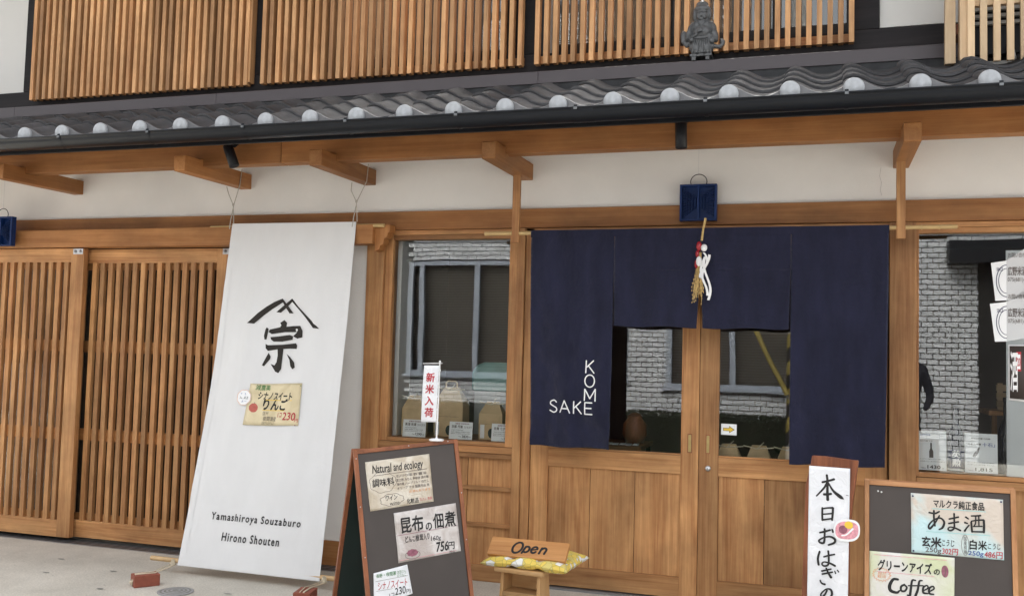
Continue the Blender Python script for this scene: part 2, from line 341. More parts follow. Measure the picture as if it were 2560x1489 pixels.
def strokes(name, S, pl, mat, parent, h=.0015, k=6, dh=.00012):
    mb=MB()
    for si,s in enumerate(S):
        C=catmull(s,k) if len(s)>2 else [np.array(p,float) for p in (s[0],((np.array(s[0])+np.array(s[1]))/2),s[1])]
        V=[]; hh=h+si*dh; n=len(C)
        for i,p in enumerate(C):
            t=C[min(i+1,n-1)][:2]-C[max(i-1,0)][:2]; t=t/(np.linalg.norm(t)+1e-9); m=np.array([-t[1],t[0]]); w=p[2]/2
            if i==0: V+= [pl.at(*(p[:2]-t*w*.6+m*w*.45),hh), pl.at(*(p[:2]-t*w*.6-m*w*.45),hh)]
            V += [pl.at(*(p[:2]+m*w),hh), pl.at(*(p[:2]-m*w),hh)]
            if i==n-1: V+= [pl.at(*(p[:2]+t*w*.6+m*w*.45),hh), pl.at(*(p[:2]+t*w*.6-m*w*.45),hh)]
        mb.add(V,[(2*i,2*i+1,2*i+3,2*i+2) for i in range(len(V)//2-1)])
    return mb.build(name,mat,parent)
def polyprint(name, P, pl, mat, parent, h=.0015):
    mb=MB()
    for i,p in enumerate(P): mb.add([pl.at(u,v,h+i*.0001) for u,v in p],[tuple(range(len(p)))])
    return mb.build(name,mat,parent)
def disc(n, pl, cu, cv, ru, rv, h, mat, parent, name='lettering', k=24, wob=0):
    return polyprint(name,[[(cu+ru*math.cos(2*math.pi*i/k)*(1+wob*math.sin(i*2.4)),cv+rv*math.sin(2*math.pi*i/k)*(1+wob*math.sin(i*2.4))) for i in range(k)]],pl,mat,parent,h)
def ring(pl, cu, cv, ru, rv, w, h, mat, parent, name='outline', k=28, wob=0, n=1):
    P=[(cu+ru*math.cos(2*math.pi*i/k)*(1+wob*math.sin(i*n)),cv+rv*math.sin(2*math.pi*i/k)*(1+wob*math.sin(i*n)),w) for i in range(k+1)]
    return strokes(name,[P],pl,mat,parent,h,2)
def sheet(name, pl, c4, mat, parent=None, h=0.001, nu=8, nv=6, wr=.0015, thick=.0004, seed=0):
    """thin paper with four measured corners TL,TR,BR,BL; slightly uneven"""
    a,b,c,d=[np.array(p) for p in c4]
    def f(hh):
        def g(s,t):
            p=(a*(1-s)+b*s)*(1-t)+(d*(1-s)+c*s)*t
            return pl.at(p[0],p[1],hh)
        return g
    mb=MB().grid(f(h),nu,nv)
    n0=len(mb.v); mb.grid(f(h-thick),nu,nv)
    E=[i for i in range(nu+1)]; R=[j*(nu+1)+nu for j in range(nv+1)]; B=[nv*(nu+1)+i for i in range(nu,-1,-1)]; L=[j*(nu+1) for j in range(nv,-1,-1)]
    for e in (E,R,B,L):
        for i in range(len(e)-1): mb.f.append((e[i],e[i+1],e[i+1]+n0,e[i]+n0)); mb.sm.append(False)
    return mb.build(name,mat,parent)
def pin(pl,u,v,mat,parent,h=.002,r=.004,name='pin'):
    c=pl.at(u,v,h); return MB().ell(c,(r,r*.7,r),8,5).build(name,mat,parent)
def wrinkle(a,sc,seed,base=0.0):
    return lambda u,v: base+a*noise.noise(Vector((u*sc+seed,v*sc-seed,seed*1.7)))
EMBLEM=[[[0.2332,0.7116],[0.304,0.6369],[0.3601,0.5918],[0.4127,0.5556],[0.4719,0.5309],[0.5753,0.6349],[0.5385,0.6329],[0.4762,0.5574],[0.402,0.6088],[0.351,0.6538],[0.2878,0.714]],[[0.5462,0.53],[0.6062,0.5881],[0.6881,0.6564],[0.788,0.7389],[0.7425,0.7356],[0.6699,0.6611],[0.6144,0.6098],[0.55,0.5538],[0.5152,0.5894],[0.4715,0.6297],[0.436,0.6259],[0.4931,0.5722]],[[0.5056,0.6798],[0.5307,0.6985],[0.5295,0.7264],[0.5842,0.7218],[0.6411,0.7205],[0.6637,0.7563],[0.6675,0.7992],[0.6311,0.8087],[0.5953,0.7924],[0.6241,0.7641],[0.524,0.7638],[0.4254,0.7792],[0.4011,0.7667],[0.4059,0.7491],[0.4801,0.7301],[0.4875,0.7168],[0.477,0.6996]],[[0.3841,0.7348],[0.3984,0.7449],[0.3979,0.7711],[0.3934,0.819],[0.3789,0.8194],[0.3716,0.7935],[0.3769,0.7498]],[[0.4194,0.801],[0.4715,0.7954],[0.5652,0.7827],[0.5953,0.7924],[0.5944,0.8165],[0.5153,0.8289],[0.4484,0.8306],[0.4271,0.8182]],[[0.3917,0.8494],[0.4095,0.8576],[0.5188,0.8503],[0.6266,0.8405],[0.6384,0.8556],[0.6373,0.8787],[0.5802,0.8769],[0.4858,0.8831],[0.416,0.8963],[0.3967,0.8796]],[[0.4856,0.8813],[0.5312,0.88],[0.5338,0.9313],[0.5343,1.0164],[0.517,1.0442],[0.4917,1.0349],[0.4478,0.9836],[0.48,0.9928],[0.4926,0.9711],[0.4945,0.924]],[[0.4229,0.909],[0.4415,0.9342],[0.4396,0.9514],[0.402,1.0023],[0.3865,0.996],[0.402,0.9569]],[[0.5623,0.9134],[0.594,0.9337],[0.6329,0.9707],[0.6429,1.0042],[0.6262,1.0175],[0.6069,0.997],[0.5927,0.955]]]
ST_OHAGI=[[[0.0576,0.0686,0.0096],[0.0835,0.0607,0.0086],[0.1092,0.0511,0.0103]],[[0.0766,0.0347,0.0095],[0.0805,0.0645,0.0104],[0.0807,0.1043,0.0112],[0.0827,0.1448,0.0129]],[[0.0801,0.0668,0.0095],[0.0646,0.0947,0.0086],[0.0334,0.1315,0.0061]],[[0.0836,0.0687,0.0061],[0.1057,0.1022,0.0103],[0.136,0.1259,0.0153],[0.1497,0.1343,0.0043]],[[0.065,0.1212,0.0104],[0.081,0.1198,0.0103],[0.0973,0.1161,0.0103]],[[0.0603,0.1804,0.0087],[0.0599,0.2078,0.0086],[0.0612,0.235,0.0086]],[[0.0604,0.1848,0.0069],[0.081,0.1793,0.0069],[0.1059,0.1761,0.0086]],[[0.1059,0.177,0.0095],[0.1046,0.2034,0.0094],[0.1025,0.2308,0.0085]],[[0.0621,0.2085,0.006],[0.1029,0.2014,0.0068]],[[0.0625,0.2331,0.0077],[0.1024,0.2234,0.0077]],[[0.0504,0.2902,0.0078],[0.0741,0.282,0.0086],[0.0963,0.2735,0.0077]],[[0.0717,0.2704,0.0086],[0.0721,0.2944,0.0086],[0.0697,0.3297,0.0094],[0.0555,0.3335,0.0086],[0.048,0.3242,0.0078],[0.0702,0.3087,0.0069],[0.0959,0.3028,0.0085],[0.1152,0.3116,0.0103],[0.1133,0.3271,0.0094],[0.0879,0.3399,0.0077]],[[0.1031,0.2693,0.0059],[0.1084,0.2818,0.0102]],[[0.0518,0.3711,0.0086],[0.045,0.4025,0.0095],[0.0485,0.4305,0.0095]],[[0.0694,0.3931,0.0069],[0.0929,0.3838,0.0076],[0.1162,0.3767,0.0068]],[[0.0883,0.3647,0.0085],[0.0909,0.3927,0.0085],[0.0892,0.4234,0.0085],[0.0722,0.4319,0.0077],[0.0626,0.4244,0.0069],[0.0719,0.4146,0.006],[0.0977,0.418,0.0085],[0.1191,0.4262,0.0093]],[[0.0618,0.455,0.0077],[0.1023,0.4413,0.0068]],[[0.0642,0.4677,0.0077],[0.1089,0.4535,0.0068]],[[0.0809,0.4396,0.0077],[0.0897,0.458,0.0086],[0.1029,0.478,0.011]],[[0.056,0.4948,0.006],[0.0627,0.507,0.0077],[0.0777,0.5107,0.0094]],[[0.1173,0.4481,0.0051],[0.1217,0.4584,0.0059]],[[0.1278,0.4425,0.0051],[0.1343,0.4503,0.0059]],[[0.0867,0.5341,0.0076],[0.0763,0.555,0.0077],[0.0637,0.5675,0.0085],[0.0613,0.5527,0.0068],[0.0823,0.5304,0.006],[0.1015,0.53,0.0094],[0.1073,0.5465,0.0102],[0.102,0.5623,0.0085]]]
ST_AMA=[[[0.262,0.1215,0.0072],[0.286,0.1239,0.008],[0.3041,0.114,0.0064]],[[0.2821,0.1114,0.0073],[0.2818,0.1434,0.008],[0.2854,0.1771,0.0071]],[[0.3039,0.131,0.0063],[0.2855,0.1643,0.0072],[0.2653,0.1893,0.0088],[0.2606,0.1769,0.0072],[0.2777,0.1543,0.0063],[0.3057,0.1415,0.0072],[0.3222,0.1572,0.0087],[0.3151,0.181,0.0088],[0.3011,0.1906,0.0056]],[[0.3414,0.143,0.0071],[0.3613,0.1372,0.0071],[0.3791,0.1316,0.0071]],[[0.3392,0.1622,0.0071],[0.361,0.1562,0.0071],[0.3788,0.1518,0.007]],[[0.3616,0.1181,0.0071],[0.3619,0.1498,0.0071],[0.3606,0.1794,0.0079],[0.3466,0.1911,0.0072],[0.3369,0.1856,0.0063],[0.3449,0.1765,0.0055],[0.3646,0.1791,0.0071],[0.386,0.1878,0.0079]],[[0.4066,0.1294,0.0079],[0.4182,0.1369,0.0055]],[[0.4023,0.1529,0.0078],[0.414,0.1562,0.0055]],[[0.4197,0.162,0.0055],[0.4097,0.1754,0.0063],[0.4017,0.1887,0.0086]],[[0.4282,0.1235,0.0063],[0.4517,0.1209,0.007],[0.4654,0.1185,0.0077]],[[0.4278,0.1488,0.0078],[0.4294,0.1696,0.0078],[0.4309,0.1904,0.0078]],[[0.4278,0.1454,0.0055],[0.4513,0.1394,0.0063],[0.4766,0.1365,0.0078]],[[0.4766,0.1374,0.0093],[0.4773,0.1616,0.0093],[0.4756,0.1888,0.0092]],[[0.4458,0.123,0.0055],[0.4445,0.1516,0.0054],[0.4372,0.1669,0.0047]],[[0.4575,0.1221,0.0055],[0.4575,0.1632,0.0054]],[[0.4352,0.1671,0.0047],[0.4703,0.163,0.0054]],[[0.4329,0.1882,0.0062],[0.4756,0.1859,0.007]]]
ST_COFFEE=[[[0.137,0.4138,0.0097],[0.1168,0.4158,0.0113],[0.1025,0.4424,0.0138],[0.1065,0.4629,0.0137],[0.1307,0.4689,0.0104],[0.1428,0.4593,0.0064]],[[0.163,0.4322,0.0081],[0.1489,0.4419,0.0089],[0.1488,0.4587,0.0089],[0.1629,0.4593,0.008],[0.171,0.4439,0.008],[0.161,0.4332,0.0073]],[[0.2072,0.4111,0.0056],[0.1932,0.4125,0.008],[0.1878,0.4422,0.0096],[0.1828,0.476,0.0103],[0.1728,0.475,0.0072]],[[0.2331,0.4086,0.0056],[0.2211,0.4139,0.008],[0.2149,0.4478,0.0095],[0.2047,0.4763,0.0103]],[[0.177,0.4358,0.0057],[0.2369,0.4299,0.0056]],[[0.2387,0.4496,0.0055],[0.2547,0.4376,0.0063],[0.2508,0.4276,0.0063],[0.2368,0.4373,0.008],[0.2366,0.4581,0.0087],[0.2544,0.4604,0.0055]],[[0.2624,0.4505,0.0055],[0.2783,0.4386,0.0063],[0.2745,0.4286,0.0063],[0.2606,0.4383,0.0079],[0.2604,0.459,0.0086],[0.2781,0.4613,0.0055]]]
# ================================================================ SETTING
g=box('ground','concrete',None,-30,30,-4.6,6,-.3,0); tag(g,kind='structure')
g=box('road','asphalt',None,-30,30,-9.0,-4.6,-.32,-.02); tag(g,kind='structure')
g=box('pavement','concrete',None,-30,30,-9.62,-9.0,-.3,.10); tag(g,kind='structure')
g=box('far_ground','asphalt',None,-60,60,-60,-9.62,-.5,-.06); tag(g,kind='structure')
random.seed(3)
# small stains on the concrete
mb=MB()
for (x,y) in ((-4.35,-.75),(-4.7,-.95),(-4.1,-1.15),(-4.9,-.6),(-3.6,-1.2),(-3.35,-.95),(-1.95,-.55),(-1.2,-.6),(-5.6,-.7),(-3.3,-1.25)):
    a=random.uniform(0,3); n=9
    mb.add([(x+math.cos(2*math.pi*i/n+a)*random.uniform(.015,.04), y+math.sin(2*math.pi*i/n+a)*random.uniform(.006,.014), .004) for i in range(n)],[tuple(range(n))])
for i in range(260):
    x=random.uniform(-6.5,-1.2); y=random.uniform(-2.2,-.2); r=random.uniform(.002,.006); n=5
    mb.add([(x+math.cos(2*math.pi*k/n)*r*random.uniform(.6,1.5), y+math.sin(2*math.pi*k/n)*r*random.uniform(.5,1), .003) for k in range(n)],[tuple(range(n))])
tag(mb.build('ground_stains','grey_stain'),kind='stuff')

B=empty('shop_building','traditional two storey timber shop with white plaster and grey tiled lean-to roof','shop building')
# ---- lower wall
box('plaster_wall','plaster',B,-8,2.2,0,.12,2.42,3.12)
box('plaster_wall','plaster',B,-4.05,-2.98,-.002,.12,.168,2.30)
box('plaster_wall','plaster',B,-8.0,-6.9,0,.12,0,2.42)
box('base_board','beam_wood_x',B,-3.98,-2.98,-.015,.1,0,.168,.003)
box('lintel','beam_wood_x',B,-8,2.2,-.035,.10,2.295,2.42,.003)
box('lintel_trim','door_wood_x',B,-2.98,1.9,-.012,.08,2.262,2.293,.002)
# ---- posts
def post(x0,x1,y0,y1=.12,z0=0,z1=2.293,mat='door_wood_z'): return box('post',mat,B,x0,x1,y0,y1,z0,z1,.003)
post(-2.98,-2.85,-.03); post(-1.897,-1.842,-.03); post(-1.840,-1.783,-.012); post(.372,.516,-.03)
# ---- rail cover over the hanging doors, corbel
box('door_rail_cover','beam_wood_x',B,-8,-2.878,-.16,-.04,2.187,2.318,.004)
cb=MB(); P=[(-2.878,2.318),(-2.77,2.318),(-2.77,2.27),(-2.785,2.265),(-2.79,2.235),(-2.812,2.225),(-2.815,2.19),(-2.84,2.178),(-2.845,2.15),(-2.878,2.14)]
cb.prism(P,lambda a,b:(a,-.12,b),lambda a,b:(a,-.037,b)); cb.build('corbel','beam_wood_z',B)
# ---- display window on the left
def window(name,x0,x1,z0,z1,fw=.03,yg=.03,glass='window_glass',mat='door_wood',ff=-.008):
    W=bpy.data.objects.new(name,None); COL.objects.link(W); W.parent=B
    box('frame',mat+'_z',W,x0,x0+fw,ff,yg+.05,z0,z1,.002); box('frame',mat+'_z',W,x1-fw,x1,ff,yg+.05,z0,z1,.002)
    box('frame',mat+'_x',W,x0+fw,x1-fw,ff+.003,yg+.05,z1-.03,z1,.002); box('frame',mat+'_x',W,x0+fw,x1-fw,ff+.003,yg+.05,z0,z0+.025,.002)
    MB().add([(x0+fw,yg,z0+.025),(x1-fw,yg,z0+.025),(x1-fw,yg,z1-.03),(x0+fw,yg,z1-.03)],[(0,1,2,3)]).build('glass_pane',glass,W)
    return W
WL=window('shop_window',-2.849,-1.898,.868,2.26,.055)
box('sill','door_wood_x',B,-2.849,-1.898,-.022,.09,.824,.866,.003)
box('sill','door_wood_x',B,-2.849,-1.898,-.012,.09,.79,.822,.002)
# panel under the window: boards and bars
for x0,x1 in ((-2.849,-2.53),(-2.527,-2.214),(-2.210,-1.899)): box('wall_board','door_wood_z',B,x0,x1,.018,.05,.05,.79,.002)
for z0,z1 in ((.582,.607),(.347,.371)): box('wall_bar','door_wood_x',B,-2.849,-1.899,-.004,.017,z0,z1,.002)
box('base_board','door_wood_x',B,-2.849,-1.899,-.01,.1,.0,.10,.003)
# ---- glazed double door
def glazed_door(x0,x1,ls,rs,joints,hx,y=0,lock=None):
    D=bpy.data.objects.new('glazed_door',None); COL.objects.link(D); D.parent=B
    box('stile','door_wood_z',D,x0+.001,x0+ls,y,y+.036,.02,2.26,.002); box('stile','door_wood_z',D,x1-rs,x1-.001,y,y+.036,.02,2.26,.002)
    a,b=x0+ls,x1-rs
    for z0,z1 in ((.02,.143),(.765,.876),(2.17,2.26)): box('rail','door_wood_x',D,a,b,y+.001,y+.035,z0,z1,.002)
    MB().add([(a,y+.022,.876),(b,y+.022,.876),(b,y+.022,2.17),(a,y+.022,2.17)],[(0,1,2,3)]).build('glass_pane','window_glass',D)
    box('glazing_bead','door_wood_x',D,a,b,y+.006,y+.0205,.877,.889,.001)
    js=[a]+joints+[b]
    for i in range(len(js)-1): box('plank','door_wood_z',D,js[i]+.0015,js[i+1]-.0015,y+.014+.001*i,y+.03,.143,.765,.0015)
    hm=MB(); hm.box(hx-.014,hx+.014,y-.0015,y+.004,.897,1.013); H=hm.build('handle','frame_wood_z',D)
    MB().box(hx-.009,hx+.009,y-.0022,y-.0016,.903,1.007).build('handle_recess','brass',H)
    if lock:
        mt=Matrix.Translation((lock,y-.001,.81))@Matrix.Rotation(math.pi/2,4,'X')
        L=MB().lathe([(.0,0),(.017,0),(.017,.006),(.012,.011),(.0,.011)],n=18,mat=mt).build('lock','steel',D)
        MB().box(lock-.0015,lock+.0015,y-.0135,y-.0122,.803,.815).build('keyhole','groove_black',L)
    return D
glazed_door(-1.780,-.7095,.119,.109,[-1.386,-1.101],-.764)
glazed_door(-.7085,.366,.118,.118,[-.32,-.045],-.654,lock=-.652)
box('threshold','aluminium',B,-1.78,.372,-.03,.06,.0,.014)
# ---- right display window
WR=window('shop_window',.516,2.0,.836,2.26,.016)
box('sill','door_wood_x',B,.518,2.0,-.022,.09,.79,.833,.003)
for i,x in enumerate((.518,.82,1.12,1.42,1.72)): box('wall_board','door_wood_z',B,x,x+.297,.018,.05,.02,.79,.002)
post(2.0,2.2,-.03)
# ---- hanging lattice doors on the left
slat_me=MB().box(0,.038,0,.03,0,1.93).mesh('door_slat','slat_wood_z'); 
slat_me.materials.clear(); slat_me.materials.append(MATS['door_wood_z'])
def lattice_door(x0,x1,y,z0,first,pitch,n,lst,rst):
    D=bpy.data.objects.new('lattice_door',None); COL.objects.link(D); D.parent=B
    zt=z0+2.152; a,b=x0+lst,x1-rst
    box('stile','door_wood_z',D,x0,x0+lst,y,y+.045,z0,zt,.003); box('stile','door_wood_z',D,x1-rst,x1,y,y+.045,z0,zt,.003)
    box('rail','door_wood_x',D,a,b,y+.0015,y+.044,z0,z0+.125,.002); box('rail','door_wood_x',D,a,b,y+.0015,y+.044,zt-.105,zt,.002)
    for zz in (z0+.125,z0+.715,z0+1.375,zt-.155): box('cross_bar','beam_wood_x',D,a,b,y+.024,y+.043,zz,zz+(.085 if zz not in (z0+.125,zt-.155) else .05))
    for k in range(n):
        x=first+k*pitch
        if x>=a-.001 and x+.038<=b+.001: 
            s=inst('slat',slat_me,D,(x,y+.0005,z0+.122)); s.scale.z=(zt-.105-z0-.12)/1.93
    MB().add([(a,y+.052,z0+.06),(b,y+.052,z0+.06),(b,y+.052,zt-.05),(a,y+.052,zt-.05)],[(0,1,2,3)]).build('glass_pane','window_glass',D)
    for x in (x0+.01,x1-.10):
        c=MB().box(x,x+.09,y-.003,y-.0005,zt-.045,zt-.002).build('hanger_plate','steel',D,.001)
        for dx in (.022,.068):
            mt=Matrix.Translation((x+dx,y-.003,zt-.024))@Matrix.Rotation(math.pi/2,4,'X'); MB().lathe([(.0,0),(.012,0),(.010,.004),(.0,.005)],n=12,mat=mt).build('bolt','aluminium',c)
    return D
lattice_door(-5.47,-4.02,-.05,.028,-5.264,.0732,15,.13,.146)
lattice_door(-6.75,-5.287,-.12,.030,-6.056-7*.0738,.0738,16,.12,.118)
lattice_door(-8.05,-6.68,-.05,.028,-7.90,.0732,15,.13,.146)
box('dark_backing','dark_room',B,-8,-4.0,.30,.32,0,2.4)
# floor track
tr=empty('door_track','narrow grooved metal door track set in concrete under the lattice doors','door track')
box('track_plate','aluminium',tr,-8,-2.99,-.17,-.018,-.01,.004)
for y in (-.15,-.115,-.075,-.04): box('groove','groove_black',tr,-8,-2.99,y,y+.012,.003,.0052)
# ---- eaves: beam, arms, soffit, fascia
box('eave_beam','beam_wood_x',B,-8,-3.35,-.575,-.475,2.667,2.90,.004); box('eave_beam','beam_wood_x',B,-3.347,2.2,-.575,-.475,2.667,2.90,.004)
arm_me=None
for i,x in enumerate((-5.435,-3.94,-2.945,-1.81,.477,1.9)):
    m=MB(); P=[(-.765,2.606),(-.758,2.600),(0,2.612),(0,2.718),(-.576,2.712),(-.60,2.705),(-.758,2.703),(-.765,2.697)]
    m.prism(P,lambda a,b,x=x:(x-.086,a,b),lambda a,b,x=x:(x,a,b)); m.build('bracket_arm','beam_wood_y',B,.003)
for x in (-1.854,.420):
    m=MB().box(x-.024,x+.024,-.215,-.185,2.175,2.612); m.build('curtain_hanger','door_wood_z',B,.002)
m=MB(); m.prism([(-.915,2.822),(0,3.20),(0,3.19),(-.915,2.808)],lambda a,b:(-8,a,b),lambda a,b:(2.2,a,b)); m.build('soffit','beam_wood_y',B)
box('fascia','black_metal',B,-8,2.2,-.945,-.925,2.715,2.835,.002)

# ---- gutter
def gut():
    cy,cz,R=-1.03,2.779,.064; m=MB(); n=12
    prof=[(cy-R*math.cos(math.pi*i/n), cz-R*.95*math.sin(math.pi*i/n)) for i in range(n+1)]
    prof=[(cy-R-.001,cz+.010),(cy-R-.006,cz+.008),(cy-R-.005,cz)]+prof+[(cy+R,cz+.012)]
    inn=[(cy+R-.004,cz+.012)]+[(cy+(R-.004)*math.cos(math.pi*i/n), cz-(R-.004)*.95*math.sin(math.pi*i/n)) for i in range(n+1)]
    P=prof+inn
    V=[];F=[]
    xs=[-8,2.2]
    for x in xs: V+=[(x,a,b) for a,b in P]
    k=len(P)
    F=[(i,(i+1)%k,(i+1)%k+k,i+k) for i in range(k)]
    m.add(V,F,True); return m
G=gut().build('gutter','gutter_plastic',B)
def gclip():
    m=MB(); cy,cz,R=-1.03,2.779,.0665; n=10
    pr=[(cy-R*math.cos(math.pi*.85*i/n), cz-R*.95*math.sin(math.pi*.85*i/n)) for i in range(n+1)]
    pr=[(cy-R-.004,cz+.016),(cy-R-.004,cz)]+pr
    for i in range(len(pr)-1):
        a,b=pr[i],pr[i+1]; m.add([(x,p[0],p[1]) for x in (-.009,.009) for p in (a,b)],[(0,1,3,2)])
        m.add([(x,p[0]+(cy-p[0])*.05,p[1]+.003) for x in (-.009,.009) for p in (a,b)],[(0,1,3,2)])
    return m.mesh('gutter_bracket','gutter_plastic')
gm=gclip(); cm=MB().box(-.009,.009,-1.106,-1.099,2.772,2.784).mesh('clip','bracket_steel')
for k in range(-5,11):
    x=-4.655+.6805*k
    if -8<x<2.2: inst('gutter_bracket',gm,G,(x,0,0)); inst('gutter_clip',cm,G,(x,0,0))
for x in (-1.22,-5.3):
    m=MB(); n=12; V=[]
    for dx in (-.06,.06): V+=[(x+dx,-1.03-.0655*math.cos(math.pi*i/n),2.779-.0625*math.sin(math.pi*i/n)) for i in range(n+1)]
    m.add(V,[(i,i+1,i+n+2,i+n+1) for i in range(n)],True); m.build('gutter_joint','gutter_plastic',B)
# ---- tiled lean-to roof
R=bpy.data.objects.new('tiled_roof',None); COL.objects.link(R); R.parent=B
PX=[(-.050,.028),(-.044,.043),(-.028,.056),(0,.062),(.028,.056),(.058,.041),(.09,.022),(.122,.008),(.158,.001),(.19,.002),(.225,.012),(.262,.029)]
def tile(eave=False):
    m=MB(); rows=[(0,-.005),(.004,0),(.013,.002),(.017,-.0012),(.225,-.0012+.208*.37)]
    V=[(x,y,z+dz) for y,dz in rows for x,z in PX]; n=len(PX)
    F=[(j*n+i,j*n+i+1,(j+1)*n+i+1,(j+1)*n+i) for j in range(len(rows)-1) for i in range(n-1)]
    m.add(V,F,True)
    bot=[(x,0,(-.048 if eave else z-.016)) for x,z in PX]; top=[(x,0,z-.006) for x,z in PX]
    m.add(top+bot,[(i,i+n,i+n+1,i+1) for i in range(n-1)],False)
    # right and left ends, underside
    m.add([(PX[-1][0],0,PX[-1][1]-.006),(PX[-1][0],.22,PX[-1][1]+.075),(PX[-1][0],.22,PX[-1][1]+.06),(PX[-1][0],0,bot[-1][2])],[(0,3,2,1)])
    m.add([(PX[0][0],0,PX[0][1]-.006),(PX[0][0],.22,PX[0][1]+.075),(PX[0][0],.22,PX[0][1]+.06),(PX[0][0],0,bot[0][2])],[(0,1,2,3)])
    return m
tm=tile().mesh('roof_tile','roof_clay'); te=tile().mesh('eave_tile','roof_clay')
ap=MB(); n=len(PX)
ap.add([(x,-.0025,z-.005) for x,z in PX]+[(x,-.0025,-.052) for x,z in PX],[(i,i+n,i+n+1,i+1) for i in range(n-1)])
ap.add([(x,-.0025,z-.005) for x,z in PX]+[(x,.006,z+.001) for x,z in PX],[(i,i+1,i+n+1,i+n) for i in range(n-1)],True)
apm=ap.mesh('eave_apron','apron_clay_lit')
mt=Matrix.Translation((-.001,-.012,.012))@Matrix.Rotation(math.pi/2,4,'X')
cp=MB().lathe([(0,-.02),(.049,-.02),(.0505,0),(.0505,.006),(.048,.012),(.038,.019),(.02,.0235),(.0,.025)],n=28,mat=mt); cpm=cp.mesh('round_cap','cap_clay_lit')
random.seed(11)
for k in range(-25,8):
    x=-.462+.3035*k
    if x<-8 or x>2.1: continue
    for r in range(4):
        y=-1.0+.195*r; z=2.815+.43*.195*r
        jx=random.uniform(-.002,.002); jz=random.uniform(-.0015,.0015)
        t=inst('roof_tile',te if r==0 else tm,R,(x+jx,y+random.uniform(-.002,.002),z+jz),(0,random.uniform(-.004,.004),random.uniform(-.006,.006)))
        if r==0:
            inst('round_cap',cpm,t,(0,0,0)); inst('eave_apron',apm,t,(0,0,0))
MB().add([(-8,-.99,2.80),(2.2,-.99,2.80),(2.2,-.1,3.18),(-8,-.1,3.18)],[(0,1,2,3)]).build('roof_underlay','mortar_dark',R)
box('mortar_strip','mortar_dark',B,-8,2.2,-.128,-.05,3.05,3.213)
for x0,x1 in ((-8,-6.02),(-6.017,-4.18),(-4.177,-1.755),(-1.752,.66),(.663,2.2)):
    m=MB(); P=[(-.135,3.214),(-.135,3.290),(-.128,3.296),(-.03,3.312),(-.03,3.214)]
    m.prism(P,lambda a,b,x0=x0:(x0,a,b),lambda a,b,x1=x1:(x1,a,b)); m.build('flashing','flashing',B)
# ---- upper storey
box('upper_sill_beam','dark_timber',B,-8,2.2,-.028,.1,3.10,3.445,.003)
box('upper_wall','plaster_dimmed',B,-8,-6.055,-.005,.1,3.446,4.9); box('upper_wall','plaster_dimmed',B,.316,2.2,-.005,.1,3.457,4.9)
for x0,x1 in ((-6.053,-5.96),(-3.98,-3.80),(-1.965,-1.775),(.17,.313)): box('upper_post','dark_timber',B,x0,x1,-.027,.1,3.447,4.9,.003)
MATS['dark_timber_z']=MATS['dark_timber']
box('upper_header','dark_timber',B,-8,2.2,-.027,.1,4.905,5.045)
sl=MB().box(0,.0295,0,.050,0,1.46).mesh('slat','slat_wood_z')
def lattice(x0,n,skip=()):
    L=bpy.data.objects.new('lattice_screen',None); COL.objects.link(L); L.parent=B
    x1=x0+.0604*(n-1)
    for k in range(n):
        inst('slat',sl,L,(x0+.0604*k+random.uniform(-.0012,.0012),-.10,3.354+random.uniform(-.001,.001)))
    for z in (3.37,4.70): box('cross_rail','door_wood_x',L,x0,x1+.03,-.0495,-.029,z,z+.05,.001)
    return L
LA=lattice(-5.915,33); LB_=lattice(-3.842,33); LC=lattice(-1.792,33)
for L,x in ((LA,-3.955),(LB_,-1.912),): box('end_stile','slat_wood_z',L,x,x+.02,-.09,-.03,3.375,4.75)
def upwin(x0,x1,mull):
    W=bpy.data.objects.new('upper_window',None); COL.objects.link(W); W.parent=B
    box('frame','black_metal',W,x0,x1,-.01,.04,3.447,3.50); box('frame','black_metal',W,x0,x0+.035,-.01,.04,3.50,4.9); box('frame','black_metal',W,x1-.035,x1,-.01,.04,3.50,4.9)
    for x in mull: box('mullion','black_metal',W,x,x+.04,-.012,.04,3.50,4.9)
    MB().add([(x0,.02,3.5),(x1,.02,3.5),(x1,.02,4.9),(x0,.02,4.9)],[(0,1,2,3)]).build('glass_pane','window_glass',W)
    return W
upwin(-3.25,-2.0,[-2.66]); upwin(-1.70,.165,[-.95,-.30])
box('shutter_board','shutter_brown',B,-5.958,-3.982,-.012,.0,3.447,4.9); box('shutter_board','shutter_brown',B,-3.798,-3.255,-.012,.0,3.447,4.9)
box('curtain','plaster_dimmed',B,-1.757,-1.70,-.005,.02,3.447,4.9); box('curtain','interior_wall',B,-1.998,-1.967,-.005,.02,3.447,4.9)
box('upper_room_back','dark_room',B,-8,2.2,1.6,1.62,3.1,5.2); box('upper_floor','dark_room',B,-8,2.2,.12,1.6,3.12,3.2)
box('upper_eave','door_wood_x',B,-8,2.2,-.85,.2,5.05,5.12); box('upper_eave_fascia','black_metal',B,-8,2.2,-.88,-.855,4.98,5.25)
# ---- ground floor room
for a in ((-4.0,-3.98,.12,4.0,0,3.1),(2.2,2.22,.1,4.0,0,3.1),(-4.0,2.2,4.0,4.02,0,3.1)): box('interior_wall','interior_wall',B,*a)
box('interior_ceiling','interior_wall',B,-4,2.2,.125,4.0,2.6,2.62); box('interior_floor','interior_floor',B,-4,2.2,.07,4.0,-.0,.012)
box('interior_column','plaster',B,-2.86,-2.775,.105,.30,.89,2.3)
sh=box('display_shelf','beam_wood_x',B,-2.84,-1.9,.085,.55,.86,.895); box('display_shelf','beam_wood_x',B,.52,2.0,.085,.5,.83,.868)
